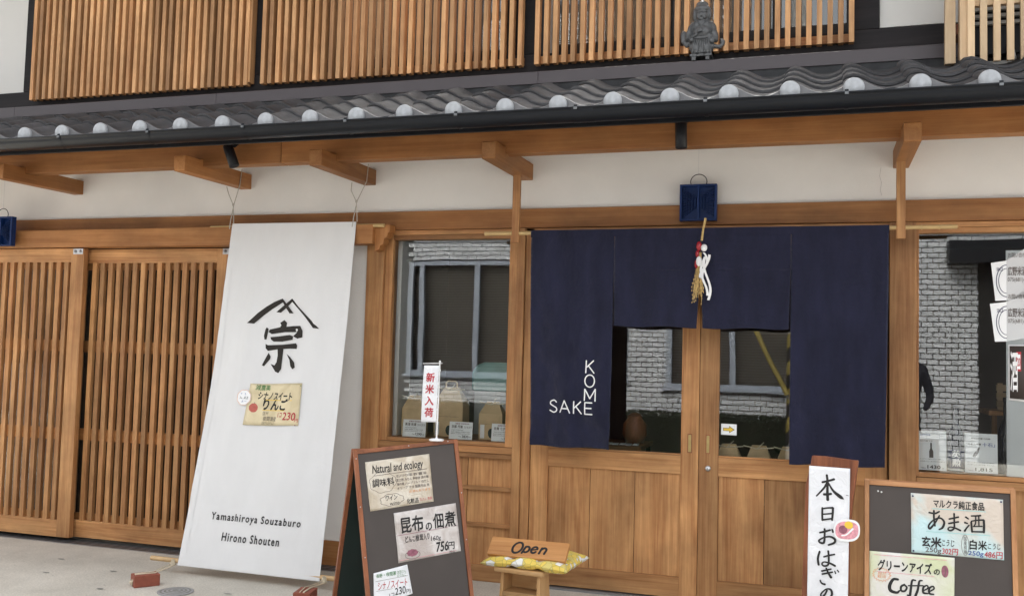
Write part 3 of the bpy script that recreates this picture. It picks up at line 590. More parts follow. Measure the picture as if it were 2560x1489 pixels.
# ================================================================ corner screen and air conditioner (upper right)
S=empty('corner_screen','pale new timber slat screen boxing in the air conditioner above the roof','slat screen')
box('post','pale_wood_z',S,.634,.688,-.33,-.29,3.118,4.6,.003); box('post','pale_wood_z',S,.708,.752,-.34,-.26,3.112,4.6,.003); box('post','pale_wood_z',S,.742,.778,-.372,-.342,3.106,4.6,.003)
ss=MB().box(0,.034,-.025,0,0,1.5).mesh('slat','pale_wood_z')
for k in range(9): inst('slat',ss,S,(.805+.0655*k,-.345,3.108))
box('cross_rail','pale_wood_x',S,.752,1.5,-.344,-.31,3.425,3.47); box('side_rail','frame_wood_y',S,.70,.725,-.26,-.05,3.30,3.36)
A=empty('air_conditioner','grey outdoor air conditioner unit half hidden behind the pale slat screen','air conditioner')
box('casing','black_metal',A,.80,1.55,-.19,-.02,3.20,3.60); 
for z in (3.36,3.40,3.44,3.48,3.52,3.56): box('louvre','ac_grey',A,.80,1.55,-.215,-.19,z,z+.018)
box('base_tray','ac_grey',A,.77,1.55,-.24,-.02,3.10,3.145,.004); MB().tube([(.97,-.24,3.25),(.99,-.22,3.15)],[.012,.02],8).build('leg','ac_grey',A)
MB().tube([(.95,-.20,3.08),(1.02,-.42,3.05),(1.03,-.46,3.045)],.014,10).build('drain_pipe','ac_grey',A)
# ================================================================ OPPOSITE SIDE OF THE STREET (seen in the glass)
OB=empty('opposite_building','white brick building with wide blinds across the street, mirrored in the shop glass','building')
wins=[(-6.97,-3.05,1.12,3.09),(-2.40,.95,1.03,3.05),(-6.5,-3.2,4.9,6.6),(-2.6,-1.6,4.9,6.6)]
def bricks():
    V=[];F=[]; L,Hh,g_=.172,.080,.015; Y0=-9.6
    def b(x0,x1,z0,z1):
        o=len(V); d=.008*random.random()
        V.extend([(x0,Y0,z0),(x1,Y0,z0),(x0,Y0,z1),(x1,Y0,z1),(x0,Y0+.03-d,z0),(x1,Y0+.03-d,z0),(x0,Y0+.03-d,z1),(x1,Y0+.03-d,z1)])
        F.extend([(o+4,o+6,o+7,o+5),(o+6,o+2,o+3,o+7),(o,o+4,o+5,o+1),(o,o+2,o+6,o+4),(o+1,o+5,o+7,o+3)])
    nrow=int(7.4/Hh)
    for r in range(nrow):
        z0=r*Hh; z1=z0+Hh-g_; off=(r%2)*L/2
        k=0; x=-7.0+off
        while x<4.5:
            a,c=x,x+L-g_
            ok=True
            for wx0,wx1,wz0,wz1 in wins:
                if c>wx0 and a<wx1 and z1>wz0 and z0<wz1:
                    if a<wx0-.03: c=min(c,wx0)
                    elif c>wx1+.03: a=max(a,wx1)
                    else: ok=False
            if r*Hh>3.5 and r*Hh<3.85: ok=False
            if r*Hh>3.9 and c>-1.45: ok=False
            if ok and c-a>.02: b(a,c,z0,z1)
            x+=L
    m=MB(); m.v=V; m.f=F; m.sm=[False]*len(F); return m
tag(bricks().build('brick_facing','tile_brick',OB),kind='stuff')
def wallholes(y0,y1,x0,x1,z0,z1,holes,mat):
    m=MB(); xs=sorted({x0,x1,*[h[0] for h in holes],*[h[1] for h in holes]}); zs=sorted({z0,z1,*[h[2] for h in holes],*[h[3] for h in holes]})
    for i in range(len(xs)-1):
        for j in range(len(zs)-1):
            cx,cz=(xs[i]+xs[i+1])/2,(zs[j]+zs[j+1])/2
            if any(h[0]<cx<h[1] and h[2]<cz<h[3] for h in holes): continue
            m.box(xs[i],xs[i+1],y0,y1,zs[j],zs[j+1])
    return m.build('wall',mat,OB)
wallholes(-9.9,-9.602,-12,4.5,0,7.4,wins+[(-1.4,4.6,3.9,7.5)],'brick_mortar')
box('canopy','black_metal',OB,1.78,4.5,-9.57,-9.2,3.0,3.33); box('opening_shade_slab','dark_room',OB,2.2,4.4,-9.56,-9.50,0.1,3.0); box('band','brick_mortar',OB,-12,4.5,-9.6,-9.5,3.52,3.86)  # dark slab before the wall; its colour carries the shade of an opening
for i,(x0,x1,z0,z1) in enumerate(wins):
    W=bpy.data.objects.new('office_window',None); COL.objects.link(W); W.parent=OB
    ml=[-6.76,-5.73,-4.4] if i==0 else ([-1.39,-.1] if i==1 else [(x0+x1)/2])
    for x in [x0,x1-.06]+ml: box('mullion','frame_alu_blue',W,x,x+.09,-9.62,-9.55,z0,z1)
    for z in (z0,z1-.07): box('frame','frame_alu_blue',W,x0,x1,-9.63,-9.56,z,z+.07)
    box('sill','frame_alu_blue',W,x0-.05,x1+.05,-9.62,-9.50,z0-.04,z0-.002)
    m=MB(); z=z0+.03
    while z<z1: m.obox((x0,-9.72,z),(x1-x0,0,0),(0,.02,.028),(0,0,.002)); z+=.045
    tag(m.build('blind_slats','blind',W),kind='stuff')
    box('room_dark','dark_room',W,x0,x1,-9.9,-9.88,z0,z1)
hd=empty('clipped_hedge','low dark clipped hedge in front of the white brick building across the street','hedge')
box('hedge_core','hedge_core',hd,-8,1.2,-9.45,-8.78,-.02,.60)
random.seed(5); m=MB()
for i in range(16000):
    x=random.uniform(-8,1.2); y=random.uniform(-9.46,-8.72); z=.66 if random.random()<.45 else random.uniform(0,.66)
    if z<.65: y=-8.75+random.uniform(-.03,.02)
    z+=random.uniform(-.05,.02); c=Vector((x,y,z)); a=Vector((random.gauss(0,1),random.gauss(0,1),random.gauss(0,1))).normalized(); b_=a.orthogonal().normalized()
    m.add([c-a*.022,c+b_*.012,c+a*.022,c-b_*.012],[(0,1,2,3)])
tag(m.build('foliage','hedge_leaf',hd),kind='stuff')
po=empty('utility_pole','concrete utility pole with yellow and black striped guard across the street','utility pole')
MB().tube([(-.31,-8.6,-.1),(-.31,-8.6,8.5)],[.17,.14],16).build('pole','pole_concrete',po)
for k in range(8):
    m=MB(); n=16
    z0=.3+.2*k; V=[(-.31+.178*math.cos(2*math.pi*i/n),-8.6+.178*math.sin(2*math.pi*i/n),z0+.10*math.sin(2*math.pi*i/n+.6)+dz) for dz in (0,.2) for i in range(n)]
    m.add(V,[(i,(i+1)%n,(i+1)%n+n,i+n) for i in range(n)],True); m.build('guard_band','hazard_yellow' if k%2 else 'groove_black',po)
gw=empty('guy_wire','slanting guy wire in a yellow tube guard beside the utility pole','guy wire')
MB().tube([(-.47,-8.5,1.02),(-.74,-8.55,1.55),(-.93,-8.6,1.95)],.036,8).build('yellow_guard','hazard_yellow',gw)
MB().tube([(-.15,-8.45,.1),(-.47,-8.5,1.02),(-.93,-8.6,1.95),(-3.2,-8.8,6.5)],.008,6).build('wire','steel',gw)
# passer-by standing on the road behind the camera
def person():
    J=dict(pel=(.95,-6.35,.95),sp=(.95,-6.36,1.2),ch=(.95,-6.35,1.42),nk=(.95,-6.34,1.55),hd=(.95,-6.33,1.66),ht=(.95,-6.33,1.76),
      ls=(.76,-6.35,1.44),le=(.68,-6.30,1.14),lh=(.76,-6.15,.98),rs=(1.14,-6.35,1.44),re=(1.23,-6.30,1.12),rh=(1.15,-6.14,.97),
      lp=(.86,-6.35,.92),lk=(.85,-6.32,.50),la=(.85,-6.36,.10),lf=(.84,-6.20,.04),rp=(1.04,-6.35,.92),rk=(1.05,-6.32,.50),ra=(1.05,-6.36,.10),rf=(1.06,-6.20,.04))
    Rr=dict(pel=.17,sp=.15,ch=.17,nk=.06,hd=.10,ht=.07,ls=.07,le=.05,lh=.035,rs=.07,re=.05,rh=.035,lp=.10,lk=.065,la=.045,lf=.04,rp=.10,rk=.065,ra=.045,rf=.04)
    E=[('pel','sp'),('sp','ch'),('ch','nk'),('nk','hd'),('hd','ht'),('ch','ls'),('ls','le'),('le','lh'),('ch','rs'),('rs','re'),('re','rh'),('pel','lp'),('lp','lk'),('lk','la'),('la','lf'),('pel','rp'),('rp','rk'),('rk','ra'),('ra','rf')]
    K=list(J); me=bpy.data.meshes.new('body'); me.from_pydata([J[k] for k in K],[(K.index(a),K.index(b)) for a,b in E],[])
    o=bpy.data.objects.new('person',me); COL.objects.link(o); s=o.modifiers.new('skin','SKIN')
    for i,k in enumerate(K): me.skin_vertices[0].data[i].radius=(Rr[k],Rr[k])
    me.skin_vertices[0].data[0].use_root=True
    o.modifiers.new('sub','SUBSURF').levels=2; o.modifiers['sub'].render_levels=2; me.materials.append(MATS['coat_cloth'])
    tag(o,'person in a dark coat standing across the forecourt, mirrored in the right window','person')
person()

MB().tube([(.325,-.0005,2.62),(.318,-.0006,2.57),(.329,-.0006,2.53),(.322,-.0006,2.49),(.330,-.0006,2.455)],.0007,4).build('hairline_crack','grey_stain',B)
# ================================================================ HANGING THINGS
# navy entrance curtain
NR=empty('entrance_curtain','long navy linen entrance curtain lettered KOME and SAKE on a bamboo rod','curtain')
rodm=MB(); rodm.tube([(-2.062,-.2,2.236),(-1.6,-.2,2.236),(-1.0,-.2,2.235),(0,-.2,2.236),(.711,-.2,2.238)],[.0135,.013,.0125,.012,.012],12); rod=rodm.build('bamboo_rod','bamboo',NR)
for x in (-1.98,.53,.62): MB().tube([(x-.003,-.2,2.237),(x,-.2,2.237),(x+.003,-.2,2.237)],[.0135,.0155,.0135],12).build('bamboo_node','bamboo',rod)
def nfold(x,z,ph):
    t=max(0,min(1,(2.2-z)/1.3))
    return -.2155-.013*math.sin(x*9+ph)*t-.009*math.sin(x*23+ph*2+z*2.5)*t-.018*noise.noise(Vector((x*3.1+ph,z*2.2,ph)))*t-(.006+.008*t*t)*noise.noise(Vector((x*11,z*9,ph)))-.006*t*noise.noise(Vector((x*18+z*9,z*15,ph)))-.0035*abs(noise.noise(Vector((x*4,z*34,ph))))
def panel(x0t,x1t,x0b,x1b,zb0,zb1,slit,ph,nm='panel'):
    # slit: height above which neighbours are sewn together
    zt=2.252; m=MB()
    def f(s,t):
        z=zt+(zb0*(1-s)+zb1*s-zt)*t; k=max(0,(slit-z)/(slit-min(zb0,zb1))) if z<slit else 0
        a=x0t+(x0b-x0t)*k; b=x1t+(x1b-x1t)*k; x=a+(b-a)*s; y=nfold(x,z,ph if k>0 else 1.0)*1.0
        if t<.012: y=-.2+(y+.2)*t/.012
        return (x,y,z+ (.004*math.sin(s*9+ph) if t>.985 else 0))
    m.grid(f,40,110); o=m.build(nm,'navy_linen',NR)
    sd_=o.modifiers.new('thick','SOLIDIFY'); sd_.thickness=.0016; sd_.offset=1
    # sewn hem along the bottom edge
    h=MB(); h.grid(lambda s,t:(lambda p:(p[0],p[1]-.0022,p[2]))(f(s,.968+.028*t)),26,1); h.build('hem','navy_linen',o)
    return o
P1=panel(-1.745,-1.2125,-1.722,-1.216,.908,.912,2.0,1.0)
P2=panel(-1.2115,-.6895,-1.208,-.707,1.657,1.654,2.0,2.3)
P3=panel(-.6885,-.1725,-.672,-.181,1.652,1.655,2.0,3.1)
P4=panel(-.1715,.356,-.172,.338,.886,.894,1.92,4.4)
hd_=MB(); hd_.grid(lambda s,t:(-1.747+2.106*s,-.222-.001*math.sin(s*60),2.250-.045*t),60,2); hd_.build('header_hem','navy_linen',NR)
class NP:   # print sheet on the first panel
    def at(s,u,v,h=0): return Vector((u,nfold(u,v,1.0)-.0035-h,v))
npl=NP()
W_=.0078
def Lt(name,segs): return strokes(name,[[(a,b,W_) for a,b in sg] for sg in segs],npl,'white_print',P1,.001)
def arc(cx,cz,rx,rz,a0,a1,n=8): return [(cx+rx*math.cos(math.radians(a0+(a1-a0)*i/n)),cz+rz*math.sin(math.radians(a0+(a1-a0)*i/n))) for i in range(n+1)]
Lt('letter_k',[[(-1.370,1.443),(-1.372,1.368)],[(-1.325,1.443),(-1.368,1.402)],[(-1.357,1.412),(-1.320,1.367)]])
Lt('letter_o',[arc(-1.346,1.319,.030,.037,90,450,16)])
Lt('letter_m',[[(-1.377,1.200),(-1.376,1.269)],[(-1.376,1.269),(-1.343,1.212)],[(-1.343,1.212),(-1.309,1.271)],[(-1.309,1.271),(-1.308,1.198)]])
Lt('letter_e',[[(-1.373,1.188),(-1.373,1.116)],[(-1.373,1.187),(-1.327,1.187)],[(-1.373,1.153),(-1.331,1.153)],[(-1.373,1.117),(-1.324,1.117)]])
Lt('letter_s',[[(-1.556,1.182),(-1.572,1.194),(-1.594,1.186),(-1.597,1.170),(-1.577,1.158),(-1.557,1.146),(-1.556,1.130),(-1.574,1.120),(-1.602,1.131)]])
Lt('letter_a',[[(-1.532,1.121),(-1.503,1.194)],[(-1.503,1.194),(-1.468,1.119)],[(-1.522,1.145),(-1.480,1.145)]])
Lt('letter_k',[[(-1.444,1.191),(-1.444,1.118)],[(-1.400,1.191),(-1.442,1.150)],[(-1.430,1.160),(-1.396,1.117)]])
# blue square boxes hung before the lintel
def plate(cx,cz,y,label):
    Q=empty('square_box',label,'square box','dark blue ribbed square boxes on wires')
    s=.112; F=MB()
    for a in ((-s,-s+.014,-s,s),(s-.014,s,-s,s),(-s+.014,s-.014,s-.012,s),(-s+.014,s-.014,-s,-s+.012)): F.box(cx+a[0],cx+a[1],y-.022,y+.022,cz+a[2],cz+a[3])
    F.build('frame','navy_plastic',Q,.002); box('back','navy_plastic',Q,cx-s+.014,cx+s-.014,y+.012,y+.016,cz-s+.012,cz+s-.012)
    box('centre_bar','navy_plastic',Q,cx-.006,cx+.006,y-.022,y+.011,cz-s+.012,cz+s-.012)
    for sg in (-1,1):
        for r in range(11):
            t=(r-5)/5; m=MB()
            for q in range(5):
                xa=.012+.0175*q; za=t*(.030+.0135*q); 
                ang=-t*.5; c_,s_=math.cos(ang),math.sin(ang); L=.012
                o=Vector((cx+sg*xa,y-.018,cz-za)); d=Vector((sg*L*c_,0,L*s_))
                m.obox(o,d,(0,.024,0),(0,0,.0035))
            m.build('rib','navy_plastic',Q)
    P=[(cx-.046,y,cz+s)]+[(cx-.050*math.cos(math.pi*i/12),y,cz+s+.016+.048*math.sin(math.pi*i/12)) for i in range(13)]+[(cx+.046,y,cz+s)]
    MB().tube(P,.0028,6).build('handle_ring','black_metal',Q)
    MB().tube([(cx-.002,y,cz+s+.063),(cx-.002,y,2.90)],.0009,4).build('hanging_wire','steel',Q)
plate(-.724,2.425,-.075,'dark blue ribbed square box hung over the middle of the entrance curtain')
plate(-5.985,2.306,-.215,'dark blue ribbed square box cut by the left edge over the lattice doors')
# rice straw ornament
T=empty('straw_ornament','rice straw ornament with white ribbon and red foil hung on the navy curtain','straw ornament')
y=-.25
MB().tube([(-.662,y+.02,2.305),(-.672,y,2.24),(-.680,y,2.17)],[.008,.006,.007],8).build('straw_loop','straw',T)
random.seed(9); m=MB()
for i in range(26):
    a=random.uniform(-1,1); L=random.uniform(.24,.34); x0=-.688+.006*a; x1=-.700+.034*a
    m.tube([(x0,y-.004,2.10),(x0+(x1-x0)*.5,y-.012+.004*math.sin(i),2.10-L*.5),(x1,y-.008,2.12-L)],[.0018,.0014,.001],4,False)
    for k in range(5): m.ell((x1+(x0-x1)*.09*k+random.uniform(-.004,.004),y-.012,2.12-L+.022*k),(.0028,.0028,.006),5,3)
m.build('rice_ears','straw',T)
m=MB(); m.ell((-.694,y-.012,2.135),(.017,.012,.03),10,7); m.ell((-.703,y-.012,2.09),(.012,.009,.022),8,5); m.ell((-.708,y-.010,2.03),(.012,.008,.028),8,5); m.build('red_foil','red_foil',T)
m=MB(); m.ell((-.664,y-.016,2.125),(.019,.012,.022),12,8); m.build('white_paper_knot','ribbon_white',T)
MB().ell((-.692,y-.020,2.045),(.017,.01,.030),10,6).build('white_tag','ribbon_white',T)
for k,(dx,dz,ph) in enumerate(((0,-.05,0),(.012,-.09,1.5),(.004,-.13,3),(.02,-.15,4))):
    m=MB(); n=14; P=[]
    for i in range(n+1):
        t=i/n; P.append((-.664+dx+.020*math.sin(t*5+ph),y-.018-.006*math.cos(t*6+ph),2.11+dz*.3-(.10+abs(dz))*t))
    V=[];wd=.007
    for p in P: V+= [(p[0]-wd,p[1],p[2]+.003),(p[0]+wd,p[1]+.002,p[2])]
    m.add(V,[(2*i,2*i+1,2*i+3,2*i+2) for i in range(n)],True); m.build('ribbon','ribbon_white',T)
# spotlights
def spot(x,y,z,tilt,label):
    Q=empty('spotlight',label,'spotlight','black cylinder spotlights under the eaves')
    mt=Matrix.Translation((x,y,z))@Matrix.Rotation(tilt,4,'Y')
    MB().lathe([(0,.075),(.030,.075),(.033,.070),(.033,-.075),(.028,-.078),(.0,-.070)],n=20,mat=mt).build('barrel','black_metal',Q)
    MB().tube([(x+.02,y,z+.06),(x+.025,y+.03,z+.09),(x+.02,y+.08,z+.11)],.012,8).build('swivel','black_metal',Q)
spot(-3.665,-.665,2.708,-.40,'black cylinder spotlight tilted outwards over the white banner')
spot(-.753,-.665,2.712,-.03,'black cylinder spotlight hanging upright over the blue square box')
# ================================================================ WHITE BANNER
def bdisp(u,v):
    e=math.sin(math.pi*min(max(v/2.33,0),1))
    return -.035*e-.009*math.sin(u*15+v*.8)*e-.014*noise.noise(Vector((u*4.0,v*1.3,2.2)))*e-.006*min(1,2.5*e)*noise.noise(Vector((u*14,v*2.6,5)))-.003*min(1,2.5*e)*noise.noise(Vector((u*9+v*5,v*9,8)))
BN=empty('shop_banner','tall white cloth banner with black roof crest leaning out over the forecourt','banner')
bp_=Pl((-3.975,-.16,2.335),(1,0,-.004),(.0107,-.2075,-.978),bdisp)
m=MB(); f=lambda s,t: bp_.at(.0+ (.972+.055*t**1.5)*s+.010*t - .0*s, 2.333*t-.004)
m.grid(f,40,90); cl=m.build('cloth','banner_cotton',BN)
for (u0,u1,v0,v1) in ((0,1,0,.028),(0,1,.967,.998)):
    h=MB(); h.grid(lambda s,t:(lambda p:p+bp_.n*.0022)(f(u0+(u1-u0)*s,v0+(v1-v0)*t)),40,3); h.build('hem','banner_cotton',cl)
for (u0,u1) in ((0,.045),(.955,1)):
    h=MB(); h.grid(lambda s,t:(lambda p:p+bp_.n*.0018)(f(u0+(u1-u0)*s,.028+.939*t)),3,80); h.build('hem','banner_cotton',cl)
MB().tube([(-4.16,-.146,2.316),(-3.5,-.146,2.315),(-2.80,-.146,2.310)],[.013,.014,.013],10).build('top_rod','bamboo',BN)
MB().tube([(-4.171,-.607,.078),(-3.5,-.617,.076),(-2.80,-.627,.074)],[.0155,.0155,.0155],12).build('bottom_rod','dowel',BN)
polyprint('crest',EMBLEM,bp_,'print_brown',cl,.003)
text('lettering','Yamashiroya Souzaburo',bp_,.198,.845,1.976,2.036,'black_ink',cl,.03,.003,space=1.25)
text('lettering','Hirono Shouten',bp_,.300,.717,2.098,2.149,'black_ink',cl,.03,.003,space=1.25)
def cord(P,mat='rope_grey',r=.0032,parent=None,name='cord'): return MB().tube(P,r,6).build(name,mat,parent)
for x0,(xa,xk) in zip((-3.965,-2.99),((-3.982,-3.965),(-2.988,-3.0))):
    cord([(xa+.045,-.13,2.735),(xa+.052,-.16,2.61),(xk+.005,-.175,2.475),(xk-.02,-.17,2.36),(xk-.028,-.168,2.30)],parent=BN)
    cord([(xa-.075,-.13,2.61),(xk-.045,-.17,2.55),(xk,-.178,2.472),(xk+.008,-.178,2.40),(xk+.012,-.178,2.335)],parent=BN)
    MB().ell((xk+.001,-.178,2.472),(.009,.008,.011),8,6).build('knot','rope_grey',BN)
# weights
def brick(x,y,ang,label,rx,ry):
    mt=Matrix.Translation((x,y,0))@Matrix.Rotation(ang,4,'Z')
    m=MB().box(-.05,.05,-.075,.075,.0,.070,mt); b=m.build('brick',  'brick_red',None,.003); tag(b,label,'brick','red bricks weighing down the banner')
    r=(rx,ry)
    top=mt@Vector((0,-.02,.073)); fr=mt@Vector((0,-.078,.04)); bk=mt@Vector((0,.078,.03))
    for q in (-.02,.012,.02):
        cord([(r[0]+q*.4,r[1],.085),(r[0]+q,r[1]-.012,.055),tuple(mt@Vector((q,.05,.0735))),tuple(mt@Vector((q*.6,-.06,.0735))),tuple(mt@Vector((q*.6,-.079,.03))),tuple(mt@Vector((q*.5,-.079,.008)))],'rope',.003,BN)
    MB().ell(tuple(mt@Vector((.0,-.083,.028))),(.012,.008,.009),8,5).build('knot','rope',BN)
    for k in (-1,0,1): cord([(r[0]+.008*k-.004,r[1]+.018,.05),(r[0]+.008*k,r[1]-.004,.088),(r[0]+.008*k+.004,r[1]-.022,.055)],'rope',.003,BN)
brick(-3.93,-.965,math.radians(-38),'red brick on the concrete roped to the left end of the banner rod',-3.985,-.628)
brick(-2.845,-.93,math.radians(12),'red brick at the bottom picture edge roped to the right end of the rod',-2.875,-.650)
mh=empty('manhole_cover','small round ribbed metal drain cover in the concrete below the banner','drain cover')
for i,r in enumerate((.105,.094,.082,.070,.058,.046,.034,.022)):
    MB().lathe([(0,0),(r,0),(r,.0045+.0008*i),(r-.006,.0060+.0008*i),(0,.0060+.0008*i)],c=(-3.66,-1.03,.001),n=36).build('ring','manhole_iron' if i%2==0 else 'grey_stain',mh)
# notice pinned on the banner
AN=empty('apple_notice','cream handwritten apple notice pinned in the middle of the white banner','paper notice')
pp=Pl((-3.975,-.16,2.335),(1,0,-.004),(.0107,-.2075,-.978),lambda u,v: bdisp(u,v)+.006+.003*noise.noise(Vector((u*9,v*9,1))))
sheet('paper','' or pp,[(.330,1.125),(.718,1.108),(.730,1.388),(.318,1.402)],'paper_cream',AN,.0) if 0 else sheet('paper',pp,[(.330,1.125),(.718,1.108),(.730,1.388),(.318,1.402)],'paper_cream',AN,0,12,9)
text('lettering','減農薬',pp,.368,.473,1.128,1.166,'green_ink',AN,.01,.0012,.06,.003)
text('lettering','シナノスイート',pp,.393,.655,1.176,1.224,'black_ink',AN,.045,.0012,.05,.003)
text('lettering','りんご',pp,.440,.625,1.218,1.292,'black_ink',AN,.050,.0012,.05,.003)
text('lettering','信州',pp,.443,.483,1.302,1.330,'grey_ink',AN,.0,.0012,.05,.002)
text('lettering','夜間瀬産',pp,.452,.550,1.336,1.366,'grey_ink',AN,.005,.0012,.05,.002)
text('lettering','太田さんのりんご',pp,.446,.540,1.370,1.392,'grey_ink',AN,.0,.0012,.05,.002)
text('lettering','1コ',pp,.560,.594,1.310,1.338,'red_ink',AN,.03,.0012,.05,.002)
text('lettering','230',pp,.604,.700,1.306,1.356,'red_ink',AN,.02,.0012,.08,.002)
text('lettering','円',pp,.698,.722,1.344,1.366,'red_ink',AN,.02,.0012,.05,.002)
for v,a,b in ((1.228,.45,.66),(1.296,.44,.61)): strokes('underline',[[(a,v,.004),(b,v-.002,.004)]],pp,'yellow_ink',AN,.001)
disc(0,pp,.372,1.285,.030,.030,.0013,'apple_red',AN,'apple_drawing',20,.03); strokes('apple_stalk',[[(.373,1.262,.003),(.376,1.248,.003)]],pp,'grey_ink',AN,.0016)
pin(pp,.712,1.126,'green_ink',AN); pin(pp,.708,1.386,'plum_ink',AN)
TG=empty('cloud_tag','small white cloud shaped paper tag beside the apple notice on the banner','paper tag')
pt=Pl((-3.975,-.16,2.335),(1,0,-.004),(.0107,-.2075,-.978),lambda u,v: bdisp(u,v)+.010)
k=40; outline=[(.300+.048*math.cos(2*math.pi*i/k)*(1+.07*abs(math.sin(i*math.pi/5))),1.222+.052*math.sin(2*math.pi*i/k)*(1+.07*abs(math.sin(i*math.pi/5)))) for i in range(k)]
polyprint('paper',[outline],pt,'card_white',TG,0); strokes('outline',[[(a*.94+.300*.06,b*.94+1.222*.06,.0025) for a,b in outline+outline[:1]]],pt,'orange_ink',TG,.001,1)
text('lettering','今年も',pt,.272,.312,1.190,1.206,'blue_ink',TG,.01,.0012,.1,.002); text('lettering','入荷しました',pt,.270,.330,1.212,1.232,'black_ink',TG,.03,.0012,.1,.002); text('lettering','よ〜',pt,.285,.322,1.240,1.254,'blue_ink',TG,0,.0012,.1,.002)
# ================================================================ A-FRAME BOARDS
def aframe(root,pl,w,h,bar,back_lean,frame_mat,panel_mat,back_mat,screws=()):
    th=.022
    F=lambda nm,u0,u1,v0,v1,mat,h0=0,h1=-th,par=root: MB().obox(pl.at(u0,v0,h1),pl.d*(u1-u0),pl.v*(v1-v0),pl.n*(h0-h1)).build(nm,mat,par,.002)
    F('frame_bar',0,bar,0,h,frame_mat+'_z'); F('frame_bar',w-bar,w,0,h,frame_mat+'_z'); F('frame_bar',bar,w-bar,0,bar,frame_mat+'_x'); F('frame_bar',bar,w-bar,h-bar-.10,h-.10,frame_mat+'_x')
    F('panel',bar,w-bar,bar,h-.10-bar,panel_mat,-.008,-.016)
    for s in screws: pin(pl,s[0],s[1],'steel',root,.001,.0035,'screw')
    # rear leaf hinged at the top
    n0=Vector((pl.d.y,-pl.d.x,0)).normalized(); vb=(-n0*math.sin(back_lean)+Vector((0,0,-math.cos(back_lean)))).normalized()
    T=pl.T-pl.n*(th+.004); q=Pl(T,pl.d-Vector((0,0,pl.d.z)),vb); hb=(T.z)/abs(vb.z)
    G=lambda nm,u0,u1,v0,v1,mat,a,b: MB().obox(q.at(u0,v0,-b),q.d*(u1-u0),q.v*(v1-v0),q.n*(b-a)).build(nm,mat,root,.002)
    G('rear_bar',0,bar,0,hb,frame_mat+'_z',0,th); G('rear_bar',w-bar,w,0,hb,frame_mat+'_z',0,th); G('rear_bar',bar,w-bar,0,bar,frame_mat+'_x',0,th); G('rear_panel',bar,w-bar,bar,hb-.12,back_mat,.004,.016)
SL=empty('left_menu_board','brown framed standing board with handwritten price sheets standing left of the stool','standing board','wooden A-frame boards outside the shop')
SL.name='standing_board'
pl_=Pl((-2.2953,-1.4688,.95),(.7539,.65,.0957),(.1621,-.0429,-.9858))
aframe(SL,pl_,.5712,.964,.0215,math.radians(21),'frame_wood','board_panel','board_green',[(.2959,.0085),(.5149,.0075),(.0105,.044),(.0103,.2892),(.0112,.5418),(.5610,.2852),(.561,.53)])
fb=-.008
def notice(name,label,pl,c4,mat,nu=12,nv=9,a=.0022,seed=1.0):
    Q=empty(name,label,'paper notice','handwritten notices in plastic sleeves')
    s=Pl(pl.T,pl.d,pl.v,wrinkle(a,22,seed,fb+.0035)); sheet('paper',s,c4,mat,Q,0,nu*2,nv*2); return Q,s
Q,s=notice('paper_notice','wrinkled tan notice lettered Natural and ecology at the top of the left board',pl_,[(.056,.067),(.406,.062),(.404,.311),(.060,.318)],'paper_tan')
text('lettering','Natural and ecology',s,.090,.362,.088,.142,'black_ink',Q,.018,.0012,.06,.003)
strokes('underline',[[(.095,.142,.0025),(.385,.138,.0025)]],s,'grey_ink',Q,.001)
text('lettering','調味料',s,.084,.200,.160,.200,'black_ink',Q,.018,.0012,.03,.003)
for i,t in enumerate(('石川の塩 酢 醤油','富士酢 みりん 料理酒 酒の糟','海の精 ハーブソルト 白だし','オリーブ マヨ 製菓用品 他')): text('lettering',t,s,.213,.388-.01*(i==0),.150+.021*i,.165+.021*i,'grey_ink',Q,.008,.0012,.02,.002)
text('lettering','お酒もあります',s,.277,.392,.237,.251,'orange_ink',Q,.0,.0012,.02,.002)
text('lettering','ワイン',s,.145,.208,.250,.276,'black_ink',Q,.02,.0012,.1,.003); text('lettering','wine',s,.165,.216,.284,.300,'black_ink',Q,.0,.0012,.2,.003)
ring(s,.180,.274,.062,.030,.0022,.001,'grey_ink',Q,'cloud_outline',40,.06,1.2); ring(s,.140,.180,.070,.052,.0018,.001,'grey_ink',Q,'cloud_outline',40,.05,1.2)
text('lettering','化粧品',s,.257,.322,.280,.305,'black_ink',Q,.02,.0012,.05,.003); text('lettering','石けん 洗剤',s,.327,.397,.283,.300,'red_ink',Q,0,.0012,.02,.002)
Q,s=notice('paper_notice','wrinkled notice priced 756 yen in the middle of the left board',pl_,[(.182,.343),(.525,.335),(.526,.585),(.183,.596)],'paper_mauve',seed=4.0)
text('lettering','昆布',s,.214,.332,.372,.450,'black_ink',Q,.03,.0012,.04,.004); text('lettering','の',s,.345,.380,.415,.452,'black_ink',Q,.035,.0012,.04,.003); text('lettering','佃煮',s,.388,.512,.375,.450,'black_ink',Q,.03,.0012,.04,.004)
text('lettering','どんこ椎茸入り',s,.229,.361,.468,.500,'black_ink',Q,.022,.0012,.05,.003); text('lettering','160g',s,.368,.422,.488,.518,'black_ink',Q,.01,.0012,.12,.003)
text('lettering','756',s,.391,.458,.523,.570,'black_ink',Q,.03,.0012,.12,.003); text('lettering','円',s,.460,.492,.530,.568,'black_ink',Q,.02,.0012,.05,.003); text('lettering','税込',s,.462,.492,.573,.586,'black_ink',Q,0,.0012,.05,.002)
ring(s,.262,.565,.040,.020,.002,.001,'grey_ink',Q,'dish_outline'); disc(0,s,.262,.555,.030,.018,.0012,'plum_ink',Q,'food_drawing',22,.08)
strokes('rule',[[(.19,.459,.0022),(.52,.452,.0022)]],s,'plum_ink',Q,.001); strokes('rule',[[(.19,.585,.002),(.50,.578,.002)]],s,'pink_ink',Q,.001)
